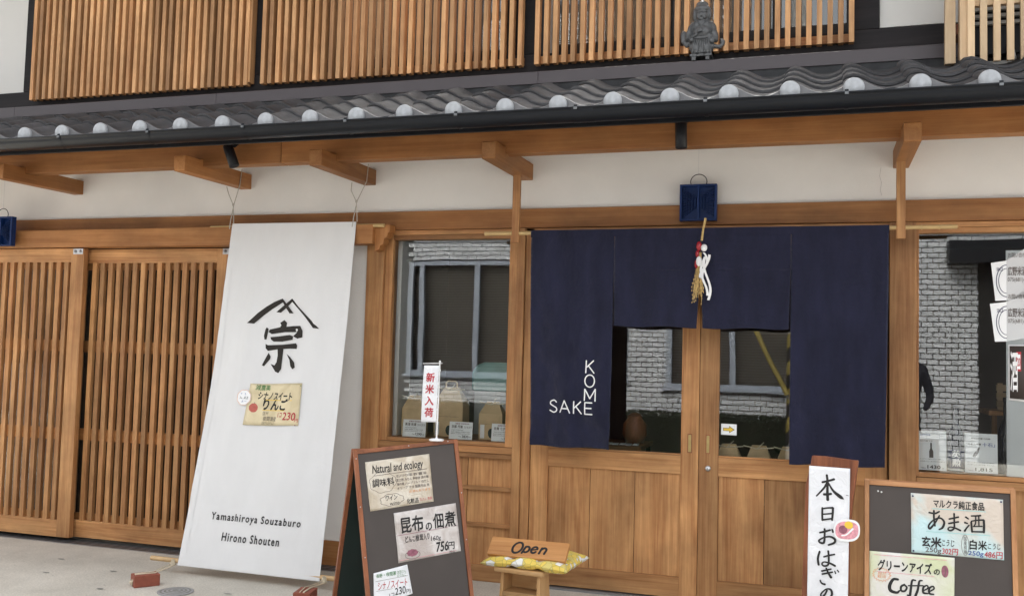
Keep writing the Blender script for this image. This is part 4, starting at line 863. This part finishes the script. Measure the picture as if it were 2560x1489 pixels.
Q,s=notice('paper_notice','white notice with red and green lettering low on the left board',pl_,[(.048,.626),(.229,.6095),(.2426,.757),(.034,.80)],'paper_plain',seed=8.0,a=.003)
text('lettering','長野・夜間瀬',s,.060,.165,.632,.652,'green_ink',Q,.01,.0012,.03,.002); text('lettering',['太田さん','のりんご'],s,.170,.218,.632,.664,'green_ink',Q,0,.0012,.03,.002,True)
text('lettering','シナノスイート',s,.064,.220,.676,.712,'red_ink',Q,.012,.0012,.05,.003); text('lettering','230',s,.150,.205,.714,.750,'black_ink',Q,.012,.0012,.1,.003); text('lettering','円',s,.210,.231,.732,.751,'black_ink',Q,.012,.0012,.05,.002); text('lettering','1コ',s,.120,.144,.738,.756,'black_ink',Q,.012,.0012,.05,.002)
disc(0,s,.085,.775,.022,.022,.0012,'red_ink',Q,'apple_drawing')
strokes('rule',[[(.055,.668,.0015),(.225,.664,.0015)],[(.055,.716,.0015),(.14,.716,.0015)]],s,'grey_ink',Q,.001)
# flag on top of the left board
FL=empty('small_flag','small white flag lettered in red on a stand on top of the left board','small flag')
fx,fy,fz=pl_.at(.455,-.0,-.011).x,pl_.at(.455,0,-.011).y,pl_.at(.455,0,-.011).z
MB().lathe([(0,0),(.036,0),(.040,.004),(.039,.009),(.030,.012),(.007,.014),(.006,.02),(0,.02)],c=(fx,fy,fz+.001),n=28).build('base','white_plastic',FL)
MB().tube([(fx,fy,fz+.01),(fx+.003,fy,fz+.2),(fx+.006,fy,fz+.420)],[.0042,.004,.0036],10).build('pole','white_plastic',FL)
MB().ell((fx+.006,fy,fz+.424),(.006,.006,.007),10,7).build('pole_tip','white_plastic',FL)
MB().tube([(fx-.092,fy-.004,fz+.412),(fx+.022,fy-.004,fz+.416)],.0022,6).build('cross_bar','white_plastic',FL)
fpl=Pl((fx-.082,fy-.006,fz+.402),(1,0,.02),(-.03,0,-1),lambda u,v:.004*math.sin(v*14)+.003*math.sin(u*40+v*6))
fl=MB().grid(lambda a,b: fpl.at(.086*a,.304*b),10,24).build('cloth','paper_plain',FL); sd_=fl.modifiers.new('t','SOLIDIFY'); sd_.thickness=.0006
for i,ch in enumerate('新米入荷'): text('lettering',ch,fpl,.019,.066,.040+.0625*i,.088+.0625*i,'red_ink',fl,.035,.0012)
for v in (.02,.09,.16,.23,.285): MB().obox(fpl.at(.084,v,-.002),(.010,0,0),(0,.004,0),(0,0,-.012)).build('loop','white_plastic',FL)
# right board
SR=empty('standing_board','pale orange framed standing board with sweet sake and coffee price sheets at the right','standing board','wooden A-frame boards outside the shop')
pr_=Pl((.186,-1.389,.95),(.9998,-.0199,0),(-.0028,-.1407,-.99))
wood('honey_wood_x',(.40,.18,.075),(.55,.29,.14),'x'); wood('honey_wood_z',(.40,.18,.075),(.55,.29,.14),'z')
aframe(SR,pr_,.601,.958,.0195,math.radians(15),'honey_wood','board_panel','board_panel')
for u,v in ((.056,.045),(.070,.048)): pin(pr_,u,v,'white_plastic',SR,-.006,.004)
Q,s=notice('paper_notice','pale blue notice with prices in red at the top of the right board',pr_,[(.190,.043),(.553,.046),(.551,.296),(.191,.295)],'paper_blue',seed=12.0,a=.0015)
text('lettering','マルクラ純正食品',s,.280,.478,.064,.098,'black_ink',Q,.03,.0012,.02,.002)
strokes('lettering',ST_AMA,s,'black_ink',Q,.0012,8)
for v,a,b in ((.104,.275,.485),(.202,.250,.50)): strokes('underline',[[(a,v,.003),(b,v-.002,.003)]],s,'teal_line',Q,.001)
text('lettering','玄米',s,.231,.308,.224,.266,'black_ink',Q,.045,.0012,.04,.003); text('lettering','こうじ',s,.311,.359,.231,.258,'black_ink',Q,.02,.0012,.1,.002)
text('lettering','白米',s,.420,.486,.222,.262,'black_ink',Q,.035,.0012,.04,.003); text('lettering','こうじ',s,.490,.536,.231,.255,'black_ink',Q,.01,.0012,.1,.002)
text('lettering','250g',s,.246,.308,.268,.294,'grey_ink',Q,.015,.0012,.05,.002); text('lettering','302円',s,.312,.374,.266,.292,'red_ink',Q,.018,.0012,.05,.002)
text('lettering','250g',s,.414,.472,.268,.292,'blue_ink',Q,.015,.0012,.05,.002); text('lettering','486円',s,.476,.545,.264,.292,'red_ink',Q,.018,.0012,.05,.002)
ring(s,.403,.247,.014,.042,.0016,.001,'grey_ink',Q); text('lettering',['国','産','有','機'],s,.397,.410,.212,.284,'grey_ink',Q,0,.0012,0,.001,True)
for u,v in ((.198,.056),(.545,.056),(.199,.288)): pin(s,u,v,'navy_label',Q)
Q,s=notice('paper_notice','pale green notice lettered Coffee low on the right board',pr_,[(.020,.304),(.361,.303),(.356,.53),(.021,.53)],'paper_green',seed=17.0,a=.0015)
text('lettering','グリーンアイズ',s,.054,.270,.336,.381,'black_ink',Q,.045,.0012,.05,.003); text('lettering','の',s,.279,.302,.358,.380,'black_ink',Q,.04,.0012,.05,.002)
strokes('lettering',ST_COFFEE,s,'black_ink',Q,.0012,8)
disc(0,s,.3225,.363,.014,.025,.0012,'plum_ink',Q,'bean_drawing'); strokes('bean_line',[[(.322,.340,.002),(.325,.362,.002),(.320,.386,.002)]],s,'grey_ink',Q,.0016)
ring(s,.070,.400,.034,.026,.0018,.001,'orange_ink',Q,'burst_outline',44,.18,2.6); text('lettering',['自然','栽培'],s,.052,.088,.386,.414,'orange_ink',Q,0,.0012,.1,.001,True)
strokes('rule',[[(.04,.318,.002),(.33,.316,.002)],[(.05,.388,.002),(.28,.388,.002)]],s,'pink_ink',Q,.001)
# tall plank with the day's sweets
WB=empty('plank_sign','dark red wooden plank sign faced with a white paper strip of brush lettering','plank sign')
pw=Pl((-.049,-1.405,1.0),(.9856,-.169,0),(-.0095,-.0555,-.9984))
out=[(.0097,-.046),(.06,-.047),(.208,-.037),(.1975,.06),(.186,.16),(.1755,.30),(.1765,.56),(.178,1.0),(-.032,1.0),(-.0235,.58),(-.019,.25),(-.0145,.08),(.004,.0)]
m=MB(); m.prism(out,lambda a,b:pw.at(a,b,-.004),lambda a,b:pw.at(a,b,-.036)); m.build('plank','red_plank',WB,.003)
MB().obox(pw.at(.06,.25,-.04),pw.d*.03,Vector((.0,.30,-.62)),pw.n*.02).build('prop_leg','red_plank',WB)
sp=Pl(pw.T,pw.d,pw.v,wrinkle(.0022,18,3.0,.0)); strip=sheet('paper_strip',sp,[(-.0005,.0),(.1755,.0),(.172,.95),(.002,.95)],'paper_plain',WB,0,16,60)
strokes('lettering',ST_OHAGI,sp,'black_ink',strip,.0014,8)
for u,v in ((.168,.118),): strokes('staple',[[(u-.008,v-.002,.002),(u+.003,v,.002)]],sp,'groove_black',strip,.002)
STK=empty('sweet_sticker','round topped paper cut-out of pink sweets stuck on the plank sign','paper cut-out')
st=Pl(pw.T,pw.d,pw.v,lambda u,v:.006)
k=30; cx,cy=.166,.268
def blob(su,sv,e=1.0): return [(cx+su*math.copysign(abs(math.cos(t))**e,math.cos(t))-.15*sv*math.sin(t)*0,cy+sv*math.copysign(abs(math.sin(t))**e,math.sin(t))-.10*su*math.cos(t)) for t in [2*math.pi*i/k for i in range(k)]]
polyprint('paper',[blob(.055,.048,.75)],st,'card_white',STK,0); polyprint('drawing',[blob(.048,.038,.75)],st,'pink_ink',STK,.001)
disc(0,st,.150,.266,.018,.018,.0016,'plum_ink',STK,'drawing'); disc(0,st,.174,.244,.018,.016,.0018,'yellow_ink',STK,'drawing')
strokes('drawing',[[(.145,.292,.006),(.165,.286,.006),(.192,.258,.008)]],st,'card_white',STK,.0022)
# ================================================================ STOOL, CUSHION, OPEN SIGN
SO=empty('wooden_stool','small pale wooden step stool carrying the yellow cushion by the door','stool')
rz=Matrix.Translation((-1.565,-.765,0))@Matrix.Rotation(math.radians(-7),4,'Z')
def ob(x0,x1,y0,y1,z0,z1): return MB().box(x0,x1,y0,y1,z0,z1,rz)
ob(-.148,.148,-.100,.078,.264,.290).build('seat','cypress_x',SO,.008)
for sg in (-1,1):
    V=[]; m=MB(); x0=sg*.108; x1=sg*.116
    m.add([rz@Vector(p) for p in [(x0-.010,-.062,.267),(x0+.010,-.062,.267),(x0-.010,.062,.267),(x0+.010,.062,.267),(x1-.010,-.085,0),(x1+.010,-.085,0),(x1-.010,.085,0),(x1+.010,.085,0)]],[(0,2,3,1),(4,5,7,6),(0,1,5,4),(2,6,7,3),(0,4,6,2),(1,3,7,5)]); m.build('side_board','cypress_z',SO,.003)
ob(-.100,.100,-.072,.072,.135,.158).build('shelf','cypress_x',SO,.002)
ob(-.099,.099,.045,.058,.16,.266).build('back_rail','cypress_x',SO)
CU=tag(None or empty('cushion','yellow patterned square cushion lying under the Open board on the stool','cushion'))
def cush(u,v,top):
    a=-1.785+ .455*u; 
    X=-1.777+.470*u+.035*v; Yy=-.852+.335*v-.030*u
    e=(1-(abs(2*u-1))**9)*(1-(abs(2*v-1))**9); e=max(e,0)**.42
    tuft=1-.42*math.exp(-((u-.33)**2)/.0022)*(.5+.5*math.exp(-((v-.1)**2)/.06))-.42*math.exp(-((u-.66)**2)/.0022)*(.5+.5*math.exp(-((v-.1)**2)/.06))
    z=.320+(.034 if top else -.031)*e*tuft*(1+.22*noise.noise(Vector((u*7,v*7,1)))) -.012*abs(2*u-1)**2 + .012*v
    ex=.018*abs(2*u-1)**8*(abs(2*v-1)**8)
    return (X+(.02 if u>.5 else -.02)*(abs(2*u-1)**6)*(abs(2*v-1)**6), Yy+(.02 if v>.5 else -.02)*(abs(2*u-1)**6)*(abs(2*v-1)**6), z)
m=MB(); m.grid(lambda u,v:cush(u,v,True),60,36); m.grid(lambda u,v:cush(u,v,False),60,36); m.build('cover','cushion_cloth',CU)
OS=empty('open_sign','small varnished wooden board lettered Open leaning on the yellow cushion','sign board')
po_=Pl((-1.768,-.745,.436),(.9985,-.055,.006),(-.028,-.72,-.69))
wood('sign_wood_x',(.42,.18,.055),(.55,.28,.10),'x',rough=.35,blotch=.12)
MB().obox(po_.at(0,0,-.022),po_.d*.458,po_.v*.118,po_.n*.022).build('board','sign_wood_x',OS,.002)
lw=.0130
def a2(cx,cy,rx,ry,a0,a1,n=12,sk=.2): return [(cx+rx*math.cos(math.radians(a0+(a1-a0)*i/n))+sk*ry*math.sin(math.radians(a0+(a1-a0)*i/n)),cy-ry*math.sin(math.radians(a0+(a1-a0)*i/n)),lw) for i in range(n+1)]
strokes('lettering',[a2(.168,.060,.027,.035,90,450,20),
 [(.216,.046,lw),(.208,.068,lw),(.200,.094,lw)],a2(.222,.066,.016,.019,120,-150,12),
 a2(.268,.065,.016,.020,10,330,14),[(.254,.067,lw*.7),(.284,.060,lw*.7)],
 [(.311,.047,lw),(.305,.066,lw),(.299,.087,lw)],[(.308,.060,lw),(.319,.049,lw),(.331,.049,lw),(.337,.058,lw),(.333,.072,lw),(.329,.087,lw)]],po_,'black_ink',OS,.001,4)
# ================================================================ STATUE on the flashing
def statue():
    S=empty('ceramic_statue','grey fired clay figure of a stout robed man with hat and mallet above the eaves','statue')
    X,Yc,Z=-.715,-.105,0
    base=MB(); base.box(X-.068,X+.066,-.145,-.05,3.318,3.334); base.build('stand_top','statue_clay',S,.003)
    for dx in (-.044,.040): MB().obox((X+dx-.012,-.142,3.294),(.024,0,0),(0,.085,0),(0,0,.024)).build('stand_foot','statue_clay',S,.002)
    m=MB(); R_=lambda a:Matrix.Rotation(a,4,'Y')
    E=lambda x,z,y,rx,rz,ry,rot=None: m.ell((X+x,Yc+y,z),(rx,ry,rz),16,11,(R_(rot) if rot else None))
    E(0,3.44,0,.074,.070,.040); E(0,3.475,-.016,.056,.044,.036)            # trunk, belly
    E(0,3.515,0,.068,.048,.036); E(-.054,3.505,0,.032,.045,.028,.5); E(.054,3.505,0,.032,.045,.028,-.5)
    E(-.078,3.465,-.008,.022,.045,.024,.35); E(.078,3.455,-.008,.022,.050,.024,-.25)
    E(-.058,3.425,-.02,.018,.020,.020); E(.060,3.415,-.015,.020,.024,.020)
    E(-.030,3.452,-.038,.030,.007,.008,-.55); m.obox((X-.020,Yc-.058,3.460),(.030,0,.006),(0,.02,0),(-.004,0,.024))  # mallet
    E(0,3.385,0,.078,.055,.038); E(-.030,3.37,-.012,.030,.045,.030); E(.030,3.37,-.012,.032,.045,.030); E(0,3.365,-.016,.02,.045,.028)
    E(-.02,3.345,-.01,.015,.024,.020); E(.022,3.345,-.01,.015,.024,.020); E(-.024,3.338,-.03,.017,.008,.026); E(.026,3.338,-.03,.017,.008,.026)
    E(0,3.582,-.006,.040,.040,.034); E(0,3.622,0,.050,.030,.040); E(0,3.650,0,.038,.024,.030)      # head, hat
    E(-.044,3.590,0,.015,.040,.020); E(.044,3.590,0,.015,.040,.020)
    E(-.016,3.563,-.028,.013,.012,.010); E(.016,3.563,-.028,.013,.012,.010); E(0,3.572,-.036,.008,.008,.008); E(0,3.552,-.028,.010,.006,.008)
    for sg,pts in ((-1,[(-.06,3.42),(-.09,3.405),(-.112,3.43),(-.116,3.465),(-.108,3.485)]),(1,[(.055,3.40),(.085,3.385),(.108,3.380),(.125,3.395),(.128,3.412),(.118,3.418)])):
        for (a,b),(c,d) in zip(pts[:-1],pts[1:]):
            for t in (0,.33,.66): E(a+(c-a)*t,b+(d-b)*t,.004,.013 if sg>0 else .016,.013 if sg>0 else .018,.012)
    b=m.build('figure','statue_clay',S)
    r=b.modifiers.new('remesh','REMESH'); r.mode='VOXEL'; r.voxel_size=.0032; r.use_smooth_shade=True
    sm=b.modifiers.new('sm','SMOOTH'); sm.iterations=3; sm.factor=.5
    # carved lines: folds, collar, brows
    f=MB()
    for x in (-.05,-.035,-.02,-.005,.01,.025,.04,.053): f.tube([(X+x*.75,Yc-.034,3.425),(X+x*.95,Yc-.043+abs(x)*.2,3.38),(X+x*1.12,Yc-.036+abs(x)*.2,3.338)],[.003,.0055,.005],6)
    f.tube([(X-.032,Yc-.030,3.545),(X,Yc-.040,3.505),(X+.032,Yc-.030,3.545)],.003,6); f.tube([(X-.04,Yc-.040,3.432),(X,Yc-.052,3.425),(X+.042,Yc-.040,3.432)],.0035,6)
    for x in (-.052,-.060,-.068,.052,.060,.068): f.tube([(X+x*.8,Yc-.026,3.54),(X+x,Yc-.030,3.50),(X+x*1.1,Yc-.028,3.46)],.0022,5)
    for z in (3.352,3.346,3.340): 
        for x in (-.02,.022): f.tube([(X+x-.014,Yc-.018,z),(X+x,Yc-.030,z-.001),(X+x+.014,Yc-.018,z)],.0022,5)
    f.tube([(X-.018,Yc-.037,3.588),(X-.008,Yc-.040,3.590)],.003,5); f.tube([(X+.008,Yc-.040,3.590),(X+.018,Yc-.037,3.588)],.003,5); f.tube([(X-.038,Yc-.026,3.600),(X,Yc-.040,3.598),(X+.038,Yc-.026,3.600)],.0035,6)
    tag(f.build('robe_folds','statue_clay',S),kind='stuff')
statue()
# ================================================================ LEFT WINDOW DISPLAY
def bag(x0,x1,y0,y1,z0,z1,label,wd=True,lab=True):
    Q=empty('rice_bag',label,'rice bag','brown paper rice bags')
    h=z1-z0; zs=z0+h*.68; xm=(x0+x1)/2; ym=(y0+y1)/2; q=.25*(x1-x0)
    m=MB(); bx=.003
    V=[(x0,y0,z0),(x1,y0,z0),(x1,y1,z0),(x0,y1,z0),(x0-bx,y0-bx,z0+h*.35),(x1+bx,y0-bx,z0+h*.35),(x1+bx,y1,z0+h*.35),(x0-bx,y1,z0+h*.35),(x0,y0,zs),(x1,y0,zs),(x1,y1,zs),(x0,y1,zs),(xm-q,ym-.012,z1),(xm+q,ym-.012,z1),(xm+q,ym+.012,z1),(xm-q,ym+.012,z1)]
    F=[(3,2,1,0)]
    for k in (0,4,8):
        for i in range(4): F.append((k+i,k+(i+1)%4,k+4+(i+1)%4,k+4+i))
    F.append((12,13,14,15)); m.add(V,F); m.build('paper','kraft',Q,.004)
    if wd:
        MB().tube([(xm-q-.05,ym-.016,z1-.005),(xm-.01,ym-.02,z1-.022),(xm+.01,ym-.02,z1-.018),(xm+q+.045,ym-.016,z1-.012)],.004,6).build('tie','rope',Q)
        MB().tube([(xm-.01,ym-.02,z1-.02),(xm+.03,ym-.03,z1+.02)],.003,5).build('tie_end','rope',Q)
    if lab: 
        MB().obox((x0+.012,y0-.0045,z0+.01),(.030,0,0),(0,.001,0),(0,0,.09)).build('label','card_white',Q)
        MB().ell((xm+.008,y0-.002,z0+.045),(.024,.002,.034),16,6).build('oval_window','board_green',Q)
        s=Pl((x0,y0-.006,z1),(1,0,0),(0,0,-1)); text('lettering','Yamashiroya Souzaburo',s,.02,x1-x0-.02,h*.58,h*.60,'grey_ink',Q,0,.001)
    return Q
bag(-2.755,-2.600,.14,.24,.896,1.170,'brown paper rice bag left of the small flag in the window',True,False)
bag(-2.540,-2.330,.20,.33,.896,1.232,'tallest brown paper rice bag behind the small flag in the window')
MB().tube([(-2.475,.25,1.225),(-2.475,.25,1.262),(-2.46,.25,1.275),(-2.41,.25,1.275),(-2.395,.25,1.262),(-2.395,.25,1.225)],.006,8).build('handle','kraft',[o for o in COL.objects if o.name.startswith('rice_bag')][-1])
bag(-2.185,-2.020,.13,.23,.896,1.150,'brown paper rice bag nearest the right side of the left window')
def card(x0,x1,z0,z1,y,label,lines,name='price_card',tilt=.012,kind='price card'):
    Q=empty(name,label,kind,'printed price cards in the shop windows')
    p=Pl((x0,y+tilt,z1),(1,0,0),(0,-tilt,-(z1-z0))); w,h=x1-x0,(z1-z0)
    MB().obox(p.at(0,0,-.0015),p.d*w,p.v*h,p.n*.0015).build('card','card_white',Q)
    for t,a,b,c,d,mat,bo in lines: text('lettering',t,p,a*w,b*w,c*h,d*h,mat,Q,bo,.001)
    return Q,p,w,h
L3=lambda nm,pr:[('減農薬 特別栽培米',.25,.85,.06,.15,'plum_ink',.01),(nm,.10,.58,.19,.36,'grey_ink',.03),('コシヒカリ',.63,.95,.23,.35,'grey_ink',.02),('生産者 特別栽培農家',.10,.60,.44,.50,'grey_ink',0),('生産地 減農薬米 化学肥料不使用',.08,.88,.55,.61,'grey_ink',0),('農薬節減 化学肥料節減栽培 産地直送',.08,.90,.65,.70,'grey_ink',0),('1kg',.42,.52,.80,.88,'grey_ink',0),(pr,.56,.84,.76,.90,'black_ink',.02),('円',.87,.94,.83,.90,'grey_ink',0)]
card(-2.703,-2.535,.897,1.012,.045,'white price card for 1290 yen in front of the left rice bag',L3('新潟 佐渡','1290'))
card(-2.365,-2.200,.897,1.012,.045,'white price card for 2830 yen right of the small flag',L3('京都 丹後','2830'))
card(-2.066,-1.905,.897,1.012,.045,'white price card for 1240 yen at the right side of the left window',L3('佐賀 七夕','1240'))
# teal machine standing farther in
TM=empty('rice_machine','pale teal rounded machine housing inside behind the left window','machine')
P=[(-2.42,1.20),(-2.42,1.34),(-2.39,1.385),(-2.33,1.41),(-1.95,1.41),(-1.95,1.20)]
m=MB(); m.prism(P,lambda a,b:(a,.6,b),lambda a,b:(a,1.0,b)); 
plain('teal_paint',(.18,.36,.33),.4,.1,5); m.build('housing','teal_paint',TM,.02); box('body','ac_grey',TM,-2.40,-1.97,.62,.98,.012,1.20)
# ================================================================ THINGS IN THE DOORWAY
TB=empty('display_table','dark wooden display table inside the left door leaf','table')
box('top','beam_wood_x',TB,-1.70,-1.13,.35,.85,.86,.885)
for x in (-1.69,-1.17):
    for y_ in (.37,.80): box('leg','black_metal',TB,x,x+.03,y_,y_+.03,.012,.86)
for i in range(6): 
    b=MB().obox((-1.42+.045*i,.40+.02*(i%2),.886),(.035,.01,0),(-.01,.10,0),(0,0,.006)).build('folded_card','card_white',None); tag(b,'small white card lying in a row on the dark display table','card','white cards on the display table')
JR=empty('brown_jar','round brown glazed jar standing on the display table','jar'); MB().lathe([(0,0),(.06,0),(.085,.06),(.08,.13),(.05,.17),(.055,.185),(0,.185)],c=(-1.22,.62,.886),n=20).build('body','frame_wood_z',JR); MB().lathe([(0,0),(.05,0),(.03,.02),(0,.025)],c=(-1.22,.62,1.072),n=16).build('lid','frame_wood_z',JR)
for i,(x,l) in enumerate(((-.54,'tied brown paper bag at the left end of the row in the right door leaf'),(-.36,'tied brown paper bag in the middle of the row in the right door leaf'),(-.18,'tied brown paper bag at the right end of the row in the right door leaf'))):
    bag(x-.085,x+.085,.075,.19,.60,.955,l,True,False)
BN2=empty('low_bench','dark low bench carrying the row of tied paper bags','bench'); box('top','door_wood_x',BN2,-.66,.30,.07,.45,.575,.598)
for x in (-.64,.25): box('leg','door_wood_z',BN2,x,x+.03,.08,.11,.012,.575)
CH=empty('bar_stool','dark bar stool and round table top inside the right door leaf','table'); MB().lathe([(0,0),(.28,0),(.28,.02),(0,.02)],c=(-.05,1.5,.80),n=24).build('table_top','black_metal',CH); MB().tube([(-.05,1.5,.012),(-.05,1.5,.8)],.025,8).build('pillar','black_metal',CH)
CH.name='round_table'; CH['label']='dark round pedestal table deep inside the right door leaf'
AR=empty('arrow_sign','small white sticker with a yellow arrow on the right door glass','sign')
pa=Pl((-.578,.016,1.083),(1,0,-.012),(0,0,-1)); MB().obox(pa.at(0,0,-.002),pa.d*.092,pa.v*.066,pa.n*.002).build('plate','card_white',AR)
polyprint('arrow',[[(.012,.024),(.048,.024),(.048,.012),(.080,.033),(.048,.054),(.048,.042),(.012,.042)]],pa,'groove_black',AR,.001)
polyprint('arrow',[[(.014,.026),(.050,.026),(.050,.016),(.076,.033),(.050,.050),(.050,.040),(.014,.040)]],pa,'yellow_ink',AR,.002)
# ================================================================ RIGHT WINDOW DISPLAY
Q,p,w_,h_=card(.536,.684,.870,1.093,.050,'white price card for 1430 yen at the left side of the right window',[('京都伏見の銘酒',.05,.42,.08,.13,'blue_ink',.01),('純米吟醸 古都',.05,.50,.24,.28,'grey_ink',0),('すっきりとした飲み口で冷やして美味しい',.06,.90,.70,.73,'grey_ink',0),('お料理にもよく合う辛口のお酒です',.06,.94,.76,.79,'grey_ink',0),('720ml',.08,.26,.93,.96,'grey_ink',0),('1430',.32,.78,.87,.955,'black_ink',.02),('円',.84,.90,.93,.96,'grey_ink',0)])
polyprint('bottle_picture',[[(.38*w_,.68*h_),(.38*w_,.52*h_),(.42*w_,.44*h_),(.42*w_,.30*h_),(.48*w_,.30*h_),(.48*w_,.44*h_),(.53*w_,.52*h_),(.53*w_,.68*h_)]],p,'grey_ink',Q,.001)
Q,p,w_,h_=card(.779,.948,.870,1.091,.050,'white price card for 1,815 yen right of the dark sake bottle',[('純米大吟醸 山田錦',.20,.78,.11,.15,'grey_ink',.01),('「純米大吟醸',.06,.50,.25,.30,'grey_ink',.02),('十石」',.54,.92,.23,.33,'blue_ink',.01),('穏やかな香りとふくらみのある味わい',.08,.90,.72,.75,'grey_ink',0),('冷やまたはぬる燗でお楽しみください',.08,.92,.78,.81,'grey_ink',0),('720ml',.08,.25,.93,.96,'grey_ink',0),('1,815',.32,.84,.87,.965,'black_ink',.02)])
polyprint('bottle_picture',[[(.24*w_,.60*h_),(.24*w_,.56*h_),(.36*w_,.42*h_),(.44*w_,.34*h_),(.46*w_,.36*h_),(.42*w_,.48*h_),(.32*w_,.62*h_)]],p,'grey_ink',Q,.001)
BT=empty('sake_bottle','dark sake bottle with navy label between the two price cards in the right window','bottle')
MB().lathe([(0,0),(.045,0),(.047,.01),(.047,.19),(.040,.22),(.016,.27),(.014,.34),(.017,.345),(.017,.36),(0,.36)],c=(.742,.12,.868),n=28).build('glass','black_glass',BT)
m=MB(); n=16; V=[(.742+.0478*math.cos(a),.12+.0478*math.sin(a),z) for z in (.885,.990) for a in [math.pi+.2+(math.pi-.4)*i/n for i in range(n+1)]]
m.add(V,[(i,i+1,i+n+2,i+n+1) for i in range(n)],True); m.build('label','navy_label',BT)
m=MB(); V=[(.742+.0480*math.cos(a),.12+.0480*math.sin(a),z) for z in (.874,.885) for a in [math.pi+.2+(math.pi-.4)*i/n for i in range(n+1)]]
m.add(V,[(i,i+1,i+n+2,i+n+1) for i in range(n)],True); m.build('label_band','card_white',BT)
class Cyl:
    def at(s,u,v,h=0):
        a=-math.pi/2-.08+u/.0478; r=.0484+h; return Vector((.742+r*math.cos(a),.12+r*math.sin(a),.987-v))
text('lettering','英',Cyl(),-.022,.020,.0,.040,'white_print',BT,.05,.0005); text('lettering','勲',Cyl(),-.022,.020,.046,.088,'white_print',BT,.05,.0005)
B2_=empty('sake_bottle','tall black sake bottle beside the frosted sheet in the right window','bottle')
MB().lathe([(0,0),(.045,0),(.047,.01),(.047,.20),(.038,.25),(.016,.31),(.014,.40),(.017,.41),(.017,.43),(0,.43)],c=(1.005,.13,.868),n=24).build('glass','black_glass',B2_)
# frosted sheet, posters
FS=empty('frosted_sheet','pale frosted sheet standing behind the right edge of the right window','sheet')
box('sheet','frosted_sheet',FS,.990,2.0,.032,.036,.86,2.13)
def poster(x0,x1,zt0,zt1,zb0,zb1,label,y=.027):
    Q=empty('shop_card',label,'card','white shop name cards at the right window')
    m=MB(); m.add([(x0[0],y,zt0),(x1,y,zt1),(x1,y,zb1),(x0[1],y,zb0),(x0[0],y+.001,zt0),(x1,y+.001,zt1),(x1,y+.001,zb1),(x0[1],y+.001,zb0)],[(0,3,2,1),(4,5,6,7),(0,1,5,4),(1,2,6,5),(2,3,7,6),(3,0,4,7)]); m.build('card','card_white',Q)
    m=MB(); m.add([(x1,y,zt1),(x1+.25,y-.002,zt1+.18),(x1+.25,y-.002,zb1+.05),(x1,y,zb1)],[(0,3,2,1)]); m.build('folded_side','frosted_sheet',Q)
    s=Pl((x1,y-.001,(zt1)),(1,0,0),(0,0,-1))
    cx,cz=.0,.115
    strokes('ring_emblem',[[(-.0+.052*math.cos(a),cz+.090*math.sin(a),.004) for a in [math.pi/2+math.pi*i/14 for i in range(15)]]],s,'navy_label',Q,.001,2)
    strokes('ring_emblem',[[(-.0+.040*math.cos(a),cz+.070*math.sin(a),.003) for a in [math.pi/2+math.pi*i/14 for i in range(15)]]],s,'navy_label',Q,.001,2)
    text('lettering','SINCE',s,-.050,-.018,cz-.076,cz-.056,'navy_label',Q,0,.001)
    text('lettering','お問い合わせ',s,.008,.115,-.045,-.018,'grey_ink',Q,0,.003); text('lettering','広野米酒店',s,.006,.125,.035,.085,'grey_ink',Q,.02,.003); text('lettering','075(681)-144',s,.006,.125,.095,.125,'grey_ink',Q,.0,.003)
    return Q
poster((.913,.935),.992,2.058,2.071,1.843,1.846,'upper white shop card with half a ring emblem at the right window')
poster((.907,.932),.992,1.826,1.837,1.612,1.615,'lower white shop card with half a ring emblem at the right window')
BP=empty('black_poster','black age limit poster with white sake character and red box on the frosted sheet','poster')
s=Pl((1.000,.028,1.597),(1,0,.02),(0,0,-1)); sheet('poster',s,[(0,0),(.17,0),(.17,.33),(.0,.31)],'card_white',BP,0,2,2); sheet('print',s,[(.006,.008),(.165,.008),(.165,.315),(.006,.300)],'board_panel',BP,.001,2,2)
text('lettering','酒',s,.010,.047,.04,.26,'white_print',BP,.02,.002); polyprint('box',[[(.040,.04),(.064,.04),(.064,.15),(.040,.148)]],s,'red_ink',BP,.002); polyprint('box',[[(.044,.055),(.060,.055),(.060,.138),(.044,.136)]],s,'card_white',BP,.0025); text('lettering','20',s,.045,.059,.075,.12,'red_ink',BP,.03,.003)
BK=empty('wooden_crate','pale wooden crate on a shelf inside the right window','crate'); 
for i,z in enumerate((1.22,1.27,1.32)): box('slat','pale_wood_x',BK,1.06,1.5,.80,.82,z,z+.04)
for x in (1.07,1.45): box('corner_post','pale_wood_z',BK,x,x+.03,.822,.85,1.20,1.37)
SB=empty('shelf_rack','dark wooden shelf rack inside the right window','shelf'); box('shelf','door_wood_x',SB,1.0,1.9,.7,1.1,1.17,1.198); box('upright','door_wood_z',SB,1.02,1.05,.72,.76,.012,1.17); box('upright','door_wood_z',SB,1.8,1.83,.72,.76,.012,1.17)
